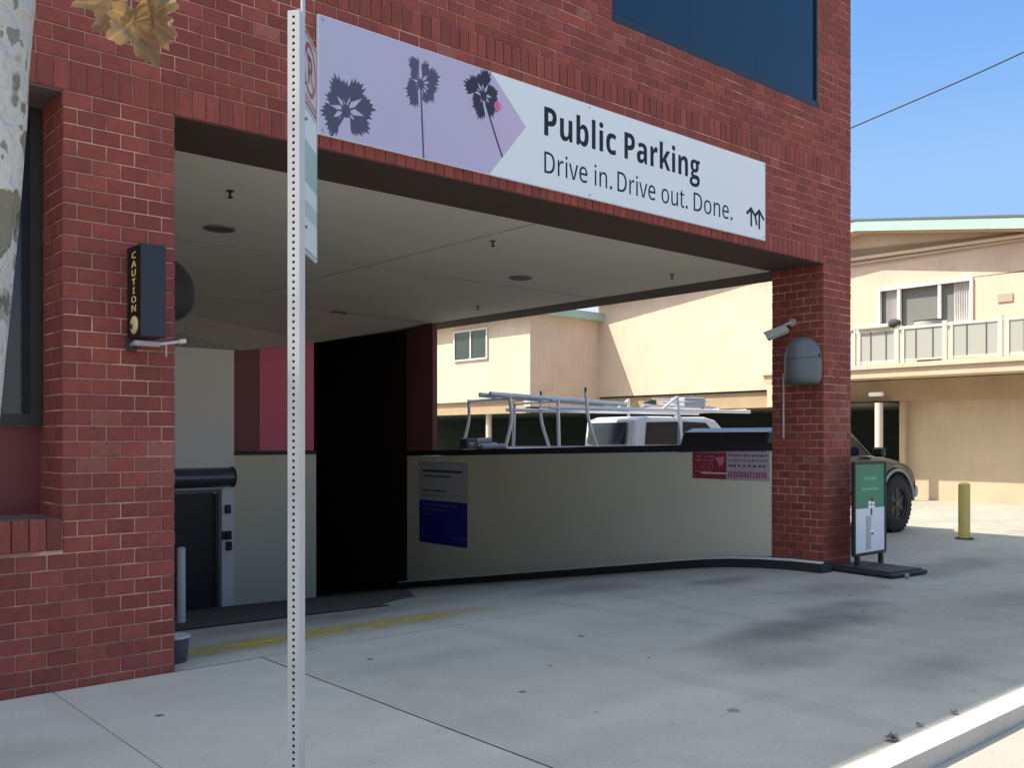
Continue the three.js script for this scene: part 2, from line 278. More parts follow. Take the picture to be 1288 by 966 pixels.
{
  const fwd = V(0.659, 0, -0.752).normalize(), right = V(0.752, 0, 0.659).normalize();
  const seen = (o) => { const d = o.p.clone().sub(camera.position), Z = d.dot(fwd), px = 644 + 1185 * d.dot(right) / Z, py = 551 - 1185 * d.y / Z;
    const behindSign = o.ry === 0 && o.p.x > 1.09 && o.p.x < 6.96 && o.p.y > 3.95 && o.p.y < 4.78;
    return (px < 5 || px > 1288 || py < -5 || py > 960 || behindSign || o.ry > 0) ? 0 : o.w * o.h / (Z * Z) * (o.ry ? 0.35 : 1); };
  const place = (list, name) => {
    list.forEach((o) => { o.s = seen(o); }); list.sort((a, b) => b.s - a.s);
    const rest = [];
    list.forEach((o, i) => {
      if (i < 300 && o.s > 0) { const m = part(name, brickGeos[o.k], brickMats[o.c], wall); m.position.copy(o.p); m.rotation.set(0, o.ry, o.tilt * 0.5); m.scale.set(o.w, o.h, T); } else rest.push(o);
    });
    if (!rest.length) return;
    const im = new THREE.InstancedMesh(brickGeos[0], whiteBrickM, rest.length), q = new THREE.Object3D(), c = new THREE.Color();
    rest.forEach((o, i) => { q.position.copy(o.p); q.rotation.set(0, o.ry, o.tilt * 0.5); q.scale.set(o.w, o.h, T); q.updateMatrix(); im.setMatrixAt(i, q.matrix); im.setColorAt(i, c.setRGB(...brickCols[o.c])); });
    im.name = name === 'brick' ? 'brickwork' : 'soldier_brickwork'; im.userData.kind = 'stuff'; im.castShadow = im.receiveShadow = true; wall.add(im);
  };
  place(bricks, 'brick'); place(soldiers, 'soldier_brick');
}
// mass of the building behind the brick skin
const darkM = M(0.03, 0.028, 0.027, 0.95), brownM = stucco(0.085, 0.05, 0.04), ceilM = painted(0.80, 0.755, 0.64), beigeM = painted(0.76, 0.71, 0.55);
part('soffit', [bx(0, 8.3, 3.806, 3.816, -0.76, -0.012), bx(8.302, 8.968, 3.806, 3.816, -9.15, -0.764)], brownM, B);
part('ceiling', bx(-0.3, 8.3, 3.810, 4.1, -9.15, -0.762), ceilM, B);
part('upper_floor', [bx(-14, 8.66, 4.102, 4.25, -12, -0.302), bx(-14, 8.66, 8.2, 8.4, -12, -0.302), bx(-14, 8.96, 4.25, 8.47, -12.2, -12)], darkM, B);
part('side_wall', [bx(-14.2, -14, -0.4, 8.47, -12.2, -0.01), bx(-14, -0.5, -0.4, 3.8, -12.2, -12)], darkM, B);
part('inner_wall', [bx(-0.5, -0.3, -2, 3.81, -12, -0.76)], stucco(0.5, 0.49, 0.46), B);
// rear wall of the entry: white part, low part with red panels over it, dark garage mouth, pillar
const whiteW = painted(0.88, 0.87, 0.85);  // whiter paint stands in for light falling on this wall
part('rear_wall', [bx(-0.3, 3.45, -1.6, 0.72, -9.35, -9.15), bx(-0.3, 4.655, 0.72, 3.81, -9.35, -9.15), bx(4.42, 4.655, -1.6, 0.72, -9.35, -9.15)], whiteW, B);
part('low_wall', [bx(4.657, 6.26, -1.6, 1.30, -9.35, -9.15)], beigeM, B);
part('ledge', bx(4.657, 6.26, 1.302, 1.37, -9.36, -9.13), M(0.02, 0.018, 0.018, 0.6), B);
part('wall_panel', bx(4.662, 5.17, 1.372, 3.3, -9.34, -9.24), M(0.20, 0.06, 0.07, 0.6), B, 'red wall panel at the left, coloured dark as the shaded part');  // one red wall in two tones: side light and shade put into colour
part('wall_panel', bx(5.176, 6.26, 1.372, 3.4, -9.34, -9.235), M(0.70, 0.12, 0.21, 0.45), B, 'red wall panel beside the dark garage mouth, coloured brighter as the lit part');
part('garage_mouth', [bx(6.062, 6.26, -3.2, 3.8, -16, -9.36), bx(8.3, 8.5, -3.2, 3.8, -16, -9.152), bx(6.062, 8.5, -3.2, 3.8, -16.2, -16), bx(6.262, 8.298, 3.70, 3.806, -16, -9.16)], M(0.022, 0.009, 0.007, 0.95), B, 'near-black mouth of the garage ramp');  // near-black colour stands in for the unlit depth of the ramp
part('pillar', bx(8.290, 8.40, 1.30, 3.803, -9.151, -8.28), stucco(0.24, 0.09, 0.08), B);
// sloping bulkhead where the ceiling comes down to the rear wall
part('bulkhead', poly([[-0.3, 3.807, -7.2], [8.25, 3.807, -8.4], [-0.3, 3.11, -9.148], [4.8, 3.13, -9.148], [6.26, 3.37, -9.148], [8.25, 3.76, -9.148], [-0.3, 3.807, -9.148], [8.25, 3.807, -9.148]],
  [0, 2, 3, 0, 3, 4, 0, 4, 1, 1, 4, 5, 2, 6, 3, 3, 6, 4, 4, 6, 7, 4, 7, 5, 0, 6, 2, 0, 1, 7, 0, 7, 6, 1, 5, 7]), painted(0.50, 0.475, 0.41), B);  // darker paint stands in for the ceiling's gradual shade towards the rear
{ // low wall along the alley side, following the ramp
  const p = (x, y, z) => [x, y, z];
  part('low_wall', hexa([p(8.302, -1.8, -0.764), p(8.96, -1.8, -0.764), p(8.96, -1.8, -8.098), p(8.302, -1.8, -8.098), p(8.302, 1.43, -0.764), p(8.96, 1.43, -0.764), p(8.96, 1.26, -8.098), p(8.302, 1.26, -8.098)].map((q, i) => q)), beigeM, B);
  part('low_wall', bx(8.3015, 8.955, -1.8, 1.245, -9.15, -8.0975), beigeM, B);
  part('wall_cap', hexa([p(8.28, 1.433, -0.766), p(8.98, 1.433, -0.766), p(8.98, 1.263, -8.096), p(8.28, 1.243, -9.146), p(8.28, 1.535, -0.766), p(8.98, 1.535, -0.766), p(8.98, 1.365, -8.096), p(8.28, 1.345, -9.146)]), M(0.02, 0.018, 0.018, 0.55), B, 'black capping along the low wall');
}
{ // kerb along the low wall: black face, pale worn top edge
  const kb = new THREE.Group(); struct('ramp_kerb', kb);
  const zs = []; for (let z = 0.12; z > -9.1; z -= 0.45) zs.push(z); zs.push(-9.1);
  const strip = (x0, x1, lo, hi) => merge(zs.slice(0, -1).map((z, i) => { const w = zs[i + 1], f = (x, zz, k) => [x, gy(8.2, Math.min(zz, 0)) + k, zz]; return hexa([f(x0, z, lo), f(x1, z, lo), f(x1, w, lo), f(x0, w, lo), f(x0, z, hi), f(x1, z, hi), f(x1, w, hi), f(x0, w, hi)]); }));
  part('kerb_face', strip(8.06, 8.298, -0.1, 0.13), M(0.018, 0.022, 0.022, 0.6), kb);
  part('worn_edge', strip(8.05, 8.105, 0.118, 0.143), M(0.66, 0.63, 0.58, 0.8), kb);
}
{ // left window: recessed bay with red panel below dark glass
  part('window_recess', [bx(-4.6, -0.7226, 1.072, 1.086, -0.5, -0.012), bx(-4.6, -0.7226, 3.80, 3.817, -0.5, -0.012)], stucco(0.16, 0.115, 0.095), B);
  part('spandrel_panel', bx(-4.6, -0.725, 1.088, 1.68, -0.53, -0.49), M(0.16, 0.03, 0.03, 0.5), B, 'plain dark red panel under the left window');
  const w = part('window', [bx(-4.6, -0.727, 1.682, 1.76, -0.54, -0.44), bx(-0.80, -0.727, 1.76, 3.80, -0.54, -0.44), bx(-4.6, -0.8, 3.72, 3.80, -0.54, -0.44), bx(-1.02, -0.985, 1.76, 3.72, -0.53, -0.46), bx(-2.42, -2.38, 1.76, 3.72, -0.53, -0.46)], M(0.035, 0.032, 0.028, 0.45, { metalness: 0.3 }), B, 'dark framed shop window at the left end');
  const gl = new THREE.MeshPhysicalMaterial({ color: new THREE.Color(0.02, 0.028, 0.035), roughness: 0.06, metalness: 0 });
  part('pane', bx(-2.38, -1.02, 1.76, 3.72, -0.51, -0.5), gl, w); part('pane', bx(-4.6, -2.42, 1.76, 3.72, -0.51, -0.5), gl, w); part('pane', bx(-0.985, -0.8, 1.76, 3.72, -0.51, -0.5), gl, w);
}
{ // upper window
  const w = part('window', [bx(4.385, 8.188, 5.742, 5.82, -0.10, -0.004), bx(4.385, 4.42, 5.82, 8.0, -0.10, -0.014), bx(8.15, 8.188, 5.82, 8.0, -0.10, -0.014), bx(4.42, 8.15, 7.95, 8.0, -0.10, -0.014)], M(0.012, 0.02, 0.03, 0.4), B, 'dark blue tinted upper floor window');
  const gm = M(0.006, 0.026, 0.055, 0.10); const xs = [4.42, 5.67, 6.91, 8.15];
  for (let i = 0; i < 3; i++) part('pane', bx(xs[i] + 0.004, xs[i + 1] - 0.004, 5.82, 7.95, -0.06, -0.04), gm, w);
  part('mullion', [bx(5.666, 5.674, 5.82, 7.95, -0.06, -0.038), bx(6.906, 6.914, 5.82, 7.95, -0.06, -0.038)], M(0.012, 0.04, 0.075, 0.4), w);
}
{ // rear door with roller housing, switches
  const d = part('door', [bx(3.5, 4.32, -1.55, 0.66, -9.28, -9.22)], M(0.018, 0.017, 0.016, 0.5), B, 'near-black rear door below the roller housing');
  part('door_frame', [bx(3.45, 3.5, -1.6, 0.66, -9.29, -9.13), bx(4.36, 4.42, -1.6, 0.66, -9.29, -9.12), bx(3.45, 4.42, 0.66, 0.72, -9.29, -9.12)], M(0.16, 0.155, 0.15, 0.6), d);
  part('door_edge', bx(4.325, 4.355, -1.55, 0.64, -9.25, -9.15), M(0.06, 0.058, 0.055, 0.4), d);
  part('roller_housing', [new THREE.CylinderGeometry(0.165, 0.165, 1.75, 24).rotateZ(Math.PI / 2).translate(3.66, 0.93, -9.0), bx(2.8, 4.5, 0.80, 0.84, -9.14, -8.95)], M(0.10, 0.12, 0.155, 0.32, { metalness: 0.5 }), B);
  part('end_plate', new THREE.CylinderGeometry(0.18, 0.18, 0.02, 24).rotateZ(Math.PI / 2).translate(4.546, 0.93, -9.0), M(0.02, 0.02, 0.022, 0.4), B);
  for (const [x, y] of [[4.53, 0.37], [4.54, -0.08], [4.545, -0.27], [4.45, -0.08]]) part('switch_box', rbx(x < 4.5 ? 0.06 : 0.10, 0.15, 0.06, 0.012, x, y, -9.12), M(0.015, 0.015, 0.016, 0.5), B);
}
{ // ceiling fittings: recessed lights, sprinklers, panel seams
  const trim = M(0.22, 0.20, 0.17, 0.5, { metalness: 0.3 }), inn = M(0.10, 0.09, 0.08, 0.6);
  for (const [x, z] of [[1.707, -3.115], [6.115, -3.30], [6.10, -8.1]]) { const f = part('downlight', new THREE.TorusGeometry(0.15, 0.014, 8, 28).rotateX(Math.PI / 2).translate(x, 3.804, z), trim, B); part('lens', new THREE.CylinderGeometry(0.14, 0.14, 0.012, 28).translate(x, 3.803, z), inn, f); }
  for (const [x, z] of [[1.138, -1.62], [4.279, -1.713], [7.48, -1.77], [7.447, -5.87]]) part('sprinkler', [new THREE.CylinderGeometry(0.035, 0.035, 0.008, 14).translate(x, 3.806, z), new THREE.CylinderGeometry(0.011, 0.011, 0.055, 8).translate(x, 3.778, z), new THREE.CylinderGeometry(0.027, 0.022, 0.008, 12).translate(x, 3.748, z)], M(0.03, 0.028, 0.025, 0.4, { metalness: 0.6 }), B);
  const seam = M(0.33, 0.31, 0.275, 0.9);
  part('ceiling_seam', [bx(4.05, 4.062, 3.8065, 3.8098, -7, -0.765), bx(0, 8.29, 3.8063, 3.8096, -3.95, -3.938)], seam, B);
}
{ // exterior fittings carried by the building itself
  part('conduit', rod(V(8.285, 1.60, -0.57), V(8.285, 2.45, -0.57), 0.012), M(0.55, 0.50, 0.46, 0.6), B, 'thin pale conduit up the right pier reveal');
}
// ------------------------------------------------------------------ the sign over the entrance
{
  const S = thing('entrance_sign', 'long white and lavender sign reading Public Parking above the drive-in opening', 'sign', [1.081, 3.907, 0]);
  const W = 5.888, H = 0.911, K = 2048 / W;
  const tex = canvasTex(2048, 317, (c, w, h) => {
    const X = (x) => (x - 1.081) * K, Y = (y) => (4.818 - y) * K;
    c.fillStyle = 'rgb(226,230,229)'; c.fillRect(0, 0, w, h);
    c.save(); c.beginPath(); c.moveTo(0, 0); c.lineTo(X(2.786), 0); c.lineTo(X(3.2), Y(4.417)); c.lineTo(X(2.767), h); c.lineTo(0, h); c.closePath(); c.clip();
    c.fillStyle = 'rgb(184,177,199)'; c.fillRect(0, 0, w, h);
    const g = c.createLinearGradient(0, 0, w * 0.36, h); g.addColorStop(0, 'rgba(178,182,200,0.7)'); g.addColorStop(0.55, 'rgba(190,178,208,0.3)'); g.addColorStop(1, 'rgba(206,182,208,0.7)'); c.fillStyle = g; c.fillRect(0, 0, w, h);
    let s = 77; const r = () => { s = (s * 1664525 + 1013904223) >>> 0; return s / 4294967296; };
    const palm = (x, y, R, bx2, by2, tw, dark, n, a0, a1) => {
      c.strokeStyle = dark; c.lineCap = 'round'; c.lineWidth = tw; c.beginPath(); c.moveTo(X(x), Y(y)); c.quadraticCurveTo(X(x * 0.55 + bx2 * 0.45) , Y((y + by2) / 2), X(bx2), Y(by2)); c.stroke();
      for (let i = 0; i < n; i++) {
        const a = a0 + (a1 - a0) * (i + 0.5) / n + (r() - 0.5) * 0.3, len = R * K * (0.62 + 0.5 * r()), k = 0.16 + 0.2 * r(), sx = X(x) + Math.cos(a) * len * k * 0.8, sy = Y(y) - Math.sin(a) * len * k, fan = len * 0.78;
        c.lineWidth = 5; c.beginPath(); c.moveTo(X(x), Y(y)); c.lineTo(sx, sy); c.stroke();
        c.fillStyle = dark; c.beginPath(); c.moveTo(sx, sy); const nb = 6, droop = Math.cos(a) * 0.35;
        for (let j = 0; j <= nb * 2; j++) { const b = a - droop * 0.6 + (j / (nb * 2) - 0.5) * 1.15, q = fan * (j % 2 ? 0.95 + 0.2 * r() : 0.84) * (1 - 0.25 * Math.abs(j / nb - 1)); c.lineTo(sx + Math.cos(b) * q * 0.82, sy - Math.sin(b) * q); }
        c.closePath(); c.fill();
      }
      c.beginPath(); c.ellipse(X(x), Y(y), R * K * 0.14, R * K * 0.18, 0, 0, 7); c.fill();
    };
    palm(1.32, 4.13, 0.29, 1.17, 3.88, 8, 'rgb(78,78,100)', 9, -0.95, 4.1);
    palm(2.03, 4.52, 0.235, 2.06, 3.88, 6, 'rgb(84,82,106)', 10, -1.3, 4.45);
    palm(2.70, 4.585, 0.235, 2.93, 4.06, 6, 'rgb(48,50,68)', 11, -0.9, 4.6);
    c.fillStyle = 'rgba(226,110,150,0.9)'; c.beginPath(); c.ellipse(X(2.862), Y(4.53), 14, 16, 0, 0, 7); c.fill(); c.restore();
    c.fillStyle = 'rgb(12,26,42)'; c.textBaseline = 'alphabetic';
    const put = (t, font, x0, x1, base, cap) => { c.font = `${font} 200px sans-serif`; const m = c.measureText(t), cm = c.measureText('P'); const sy = cap * K / cm.actualBoundingBoxAscent, sx = (x1 - x0) * K / (m.actualBoundingBoxRight + m.actualBoundingBoxLeft); c.save(); c.translate(X(x0), Y(base)); c.scale(sx, sy); c.fillText(t, m.actualBoundingBoxLeft, 0); c.restore(); };
    put('Public', 'bold', 3.426, 4.405, 4.395, 0.268); put('Parking', 'bold', 4.525, 5.74, 4.395, 0.268);
    put('Drive in.', '', 3.426, 4.345, 4.045, 0.20); put('Drive out.', '', 4.42, 5.53, 4.045, 0.20); put('Done.', '', 5.63, 6.332, 4.045, 0.20);
    c.strokeStyle = 'rgb(12,26,42)'; c.lineWidth = 12; c.lineJoin = 'miter'; c.lineCap = 'butt';
    for (const q of [[[6.60, 4.165], [6.69, 4.235], [6.78, 4.15]], [[6.765, 4.165], [6.85, 4.235], [6.945, 4.14]], [[6.69, 4.23], [6.69, 4.03]], [[6.85, 4.23], [6.85, 4.02]], [[6.77, 4.16], [6.80, 4.06]]]) { c.beginPath(); q.forEach(([x, y], i) => (i ? c.lineTo(X(x), Y(y)) : c.moveTo(X(x), Y(y)))); c.stroke(); }
  });
  part('sign_face', new THREE.PlaneGeometry(W - 0.012, H - 0.012).translate(W / 2, H / 2, 0.0335), new THREE.MeshStandardMaterial({ map: tex, roughness: 0.75 }), S);
  part('sign_board', rbx(W, H, 0.028, 0.003, W / 2, H / 2, 0.019), M(0.72, 0.72, 0.74, 0.5), S);
  for (const x of [0.04, W / 2, W - 0.04]) for (const y of [0.035, H - 0.035]) part('screw', new THREE.CylinderGeometry(0.009, 0.009, 0.006, 10).rotateX(Math.PI / 2).translate(x, y, 0.036), M(0.4, 0.4, 0.42, 0.4, { metalness: 0.8 }), S);
}
// ------------------------------------------------------------------ caution box on the left pier
{
  const c0 = thing('caution_sign', 'tall dark navy box sign with CAUTION in pale letters on the left brick pier', 'sign', [-0.242, 2.25, 0]);
  part('housing', rbx(0.165, 0.60, 0.25, 0.008, 0, 0.305, 0.13), M(0.012, 0.018, 0.030, 0.45), c0);
  const tex = canvasTex(256, 640, (c, w, h) => {
    c.fillStyle = 'rgb(14,15,14)'; c.fillRect(0, 0, w, h); c.fillStyle = 'rgb(236,214,120)'; c.textAlign = 'center'; c.textBaseline = 'middle';
    'CAUTION'.split('').forEach((t, i) => { c.save(); c.translate(w * 0.5, 62 + i * 63); c.scale(2.3, 1); c.font = 'bold 66px sans-serif'; c.fillText(t, 0, 0); c.restore(); });
  });
  part('lettering', new THREE.PlaneGeometry(0.236, 0.585).rotateY(-Math.PI / 2).translate(-0.0832, 0.305, 0.13), new THREE.MeshStandardMaterial({ map: tex, roughness: 0.5 }), c0);
  const l = part('warning_light', new THREE.SphereGeometry(0.052, 24, 12).scale(0.3, 1.15, 1.25).translate(-0.086, 0.085, 0.145), M(0.75, 0.60, 0.30, 0.3), c0);
  part('bulb_holder', new THREE.SphereGeometry(0.018, 12, 8).translate(-0.098, 0.075, 0.145), M(0.02, 0.02, 0.02, 0.5), l);
  const br = thing('sensor_arm', 'pale grey arm bracket just beneath the caution box sign', 'bracket', [-0.24, 2.2, 0]);
  part('base_plate', rbx(0.07, 0.09, 0.02, 0.005, -0.06, 0.02, 0.012), M(0.03, 0.03, 0.03, 0.5), br);
  part('bracket_box', rbx(0.16, 0.035, 0.05, 0.006, -0.01, 0.018, 0.15), M(0.42, 0.38, 0.37, 0.5), br);
  part('arm', rod(V(-0.06, 0.02, 0.01), V(-0.06, 0.02, 0.15), 0.014), M(0.3, 0.28, 0.28, 0.5), br);
  part('rod', [rod(V(0.06, 0.018, 0.15), V(0.245, 0.052, 0.15), 0.010), rod(V(0.205, 0.044, 0.15), V(0.25, 0.053, 0.15), 0.017)], M(0.6, 0.57, 0.56, 0.45), br);
  part('clip', rod(V(0.12, 0.03, 0.15), V(0.12, -0.06, 0.15), 0.006), M(0.45, 0.40, 0.40, 0.5), br);
}
{ // convex mirror behind the left pier
  const m = thing('convex_mirror', 'dark round convex mirror back poking out behind the left brick pier', 'mirror', [0.30, 2.735, -0.66]);
  const prof = []; for (let i = 0; i <= 12; i++) { const a = (i / 12) * 1.25; prof.push(new THREE.Vector2(0.225 * Math.sin(a) / Math.sin(1.25), 0.10 * (1 - Math.cos(a)) / (1 - Math.cos(1.25)))); }
  const q = new THREE.Quaternion().setFromUnitVectors(V(0, 1, 0), V(-0.35, -0.05, -0.93).normalize());
  part('mirror_back', new THREE.LatheGeometry(prof, 36).applyQuaternion(q), M(0.018, 0.014, 0.010, 0.7, { side: THREE.DoubleSide }), m);
  part('rim', new THREE.TorusGeometry(0.225, 0.012, 8, 40).rotateX(Math.PI / 2).translate(0, 0.10, 0).applyQuaternion(q), M(0.03, 0.027, 0.022, 0.5), m);
  part('mirror_face', new THREE.CylinderGeometry(0.22, 0.22, 0.006, 36).translate(0, 0.10, 0).applyQuaternion(q), M(0.7, 0.7, 0.7, 0.05, { metalness: 1 }), m);
  part('mount', rod(V(-0.30, 0, -0.16), V(0, 0, -0.1), 0.016), M(0.04, 0.035, 0.03, 0.5), m);
}
{ // grey dome-shaped fitting and bullet camera on the right pier
  const d = thing('dome_fitting', 'bulky dark grey dome shaped fitting on the right brick pier', 'wall fitting', [8.15, 2.575, -0.20]);
  const prof = [[0.001, 0.31], [0.06, 0.305], [0.12, 0.285], [0.175, 0.25], [0.22, 0.20], [0.25, 0.13], [0.265, 0.05], [0.272, -0.05], [0.27, -0.14], [0.26, -0.22], [0.235, -0.27], [0.18, -0.3], [0.001, -0.305]].map(([a, b]) => new THREE.Vector2(a, b));
  part('shell', new THREE.LatheGeometry(prof.reverse(), 40).scale(0.95, 1, 0.82), M(0.115, 0.128, 0.13, 0.5, { bumpMap: fineB(0.5), bumpScale: 0.002 }), d);
  part('seam', new THREE.TorusGeometry(0.268, 0.005, 8, 48).rotateX(Math.PI / 2).scale(0.95, 1, 0.83).rotateZ(0.1).translate(0, 0.05, 0), M(0.07, 0.08, 0.082, 0.5), d);
  part('latch', rbx(0.04, 0.05, 0.03, 0.012, 0.03, 0.06, 0.222), M(0.06, 0.066, 0.068, 0.5), d);
  part('bracket', rbx(0.06, 0.2, 0.2, 0.01, 0.128, 0.0, 0), M(0.05, 0.05, 0.05, 0.6), d);
  const c = thing('security_camera', 'small pale bullet security camera above the grey dome fitting on the pier', 'security camera', [8.3, 3.08, -0.46]);
  part('base', new THREE.CylinderGeometry(0.05, 0.05, 0.03, 16).rotateZ(Math.PI / 2).translate(-0.016, 0.02, 0.02), M(0.45, 0.42, 0.38, 0.5), c);
  part('arm', [rod(V(-0.02, 0.02, 0.02), V(-0.13, -0.01, -0.02), 0.016), rod(V(-0.13, -0.01, -0.02), V(-0.15, -0.08, -0.04), 0.014)], M(0.5, 0.47, 0.42, 0.5), c);
  const ax = V(-0.68, -0.33, -0.55).normalize();
  const q = new THREE.Quaternion().setFromUnitVectors(V(0, 1, 0), ax);
  part('body', [new THREE.CylinderGeometry(0.05, 0.045, 0.27, 18).applyQuaternion(q).translate(-0.2, -0.13, -0.08)], M(0.55, 0.51, 0.44, 0.4), c);
  part('hood', rbx(0.115, 0.30, 0.02, 0.006, 0, 0.02, 0.055).applyQuaternion(q).translate(-0.2, -0.13, -0.08), M(0.5, 0.46, 0.40, 0.45), c);
  part('lens', new THREE.CylinderGeometry(0.036, 0.036, 0.01, 16).translate(0, 0.137, 0).applyQuaternion(q).translate(-0.2, -0.13, -0.08), M(0.01, 0.01, 0.012, 0.1), c);
}
// ------------------------------------------------------------------ posters on the low wall
{
  const slope = Math.atan2(0.17, 7.33);
  const p = thing('wall_poster', 'large two-part poster, grey above dark blue, at the far end of the low wall', 'poster', [8.299, -0.42, -7.97]);
  const tex = canvasTex(512, 560, (c, w, h) => {
    c.fillStyle = 'rgb(178,180,178)'; c.fillRect(0, 0, w, h * 0.47); c.fillStyle = 'rgb(38,32,142)'; c.fillRect(0, h * 0.47, w, h * 0.53);
    c.fillStyle = 'rgb(60,62,62)'; c.fillRect(34, 50, 430, 15); c.fillRect(64, 88, 280, 10); c.fillRect(34, 190, 260, 9); c.globalAlpha = 0.7; for (let i = 0; i < 6; i++) c.fillRect(44 + i * 34, 222, 18, 14); c.globalAlpha = 1;
    c.fillStyle = 'rgb(88,88,160)'; c.fillRect(28, 284, 380, 16); c.fillRect(28, 318, 270, 14); c.fillRect(38, 352, 110, 10); c.globalAlpha = 0.55; c.fillRect(22, 440, 26, 90); c.fillRect(80, 455, 130, 6); c.fillRect(80, 480, 110, 6); c.fillRect(80, 505, 120, 6); c.globalAlpha = 1; c.fillRect(340, 500, 150, 12);
  });
  part('poster_sheet', new THREE.PlaneGeometry(1.5, 1.55).rotateY(-Math.PI / 2).translate(-0.0075, 0.77, 0), new THREE.MeshStandardMaterial({ map: tex, roughness: 0.5 }), p);
  part('backing', bx(-0.006, 0, -0.01, 1.56, -0.755, 0.755), M(0.3, 0.3, 0.3, 0.7), p);
  const n = thing('wall_notice', 'red and white notice on the low wall next to the right brick pier', 'sign', [8.299, 1.03, -1.42]);
  const t2 = canvasTex(768, 272, (c, w, h) => {
    let s = 5; const r = () => { s = (s * 1664525 + 1013904223) >>> 0; return s / 4294967296; };
    c.fillStyle = 'rgb(176,158,162)'; c.fillRect(0, 0, w, h); c.fillStyle = 'rgb(140,44,60)'; c.fillRect(0, 52, 352, h - 52); c.fillStyle = 'rgb(170,120,128)'; c.fillRect(0, 0, 352, 52);
    c.fillStyle = 'rgba(210,150,160,0.75)'; for (let j = 0; j < 5; j++) for (let i = 0; i < 9; i++) if (r() > 0.35) c.fillRect(24 + i * 22 + r() * 8, 78 + j * 32, 8 + 12 * r(), 12);
    c.beginPath(); c.moveTo(235, 90); c.lineTo(330, 82); c.lineTo(322, 140); c.lineTo(282, 170); c.lineTo(262, 128); c.closePath(); c.fill(); c.fillStyle = 'rgb(222,200,205)'; c.fillRect(90, 218, 262, 12);
    c.fillStyle = 'rgb(92,74,84)'; for (const [y, hh, n2] of [[14, 26, 12], [62, 20, 15], [104, 16, 20], [146, 24, 8]]) for (let i = 0; i < n2; i++) { const cw = 380 / n2; c.fillRect(372 + i * cw, y + r() * 3, cw * (0.45 + 0.35 * r()), hh * (0.7 + 0.3 * r())); }
    c.fillStyle = 'rgb(158,86,98)'; for (let i = 0; i < 14; i++) c.fillRect(366 + i * 27, 200 + r() * 6, 15 + 7 * r(), 52);
  });
  part('notice_sheet', new THREE.PlaneGeometry(1.27, 0.45).rotateY(-Math.PI / 2).translate(-0.0095, 0.225, 0), new THREE.MeshStandardMaterial({ map: t2, roughness: 0.55 }), n);
  part('backing', bx(-0.008, 0, 0, 0.45, -0.637, 0.637), M(0.5, 0.48, 0.48, 0.7), n);
}
{ // post and bucket inside the entry
  const y = gy(1.65, -4);
  const p = thing('post', 'pale slim post in front of the rear door', 'post', [1.65, y, -4]);
  part('shaft', new THREE.CylinderGeometry(0.045, 0.047, 0.84, 16).translate(0, 0.42, 0), M(0.62, 0.62, 0.62, 0.5), p);
  part('cap', new THREE.SphereGeometry(0.046, 16, 8, 0, Math.PI * 2, 0, Math.PI / 2).scale(1, 0.5, 1).translate(0, 0.84, 0), M(0.55, 0.55, 0.55, 0.5), p);
  const b = thing('bucket', 'small dark grey bucket with pale rim behind the left pier foot', 'bucket', [0.115, gy(0.1, -0.3), -0.3]);
  part('tub', new THREE.LatheGeometry([[0.001, 0], [0.085, 0], [0.098, 0.17], [0.1, 0.18]].map(([x, q]) => new THREE.Vector2(x, q)), 28), M(0.06, 0.07, 0.085, 0.5), b);
  part('rim', new THREE.TorusGeometry(0.1, 0.009, 8, 32).rotateX(Math.PI / 2).translate(0, 0.182, 0), M(0.5, 0.5, 0.52, 0.4), b);
  part('lid', new THREE.CylinderGeometry(0.097, 0.097, 0.012, 28).translate(0, 0.184, 0), M(0.62, 0.62, 0.64, 0.45), b);
}
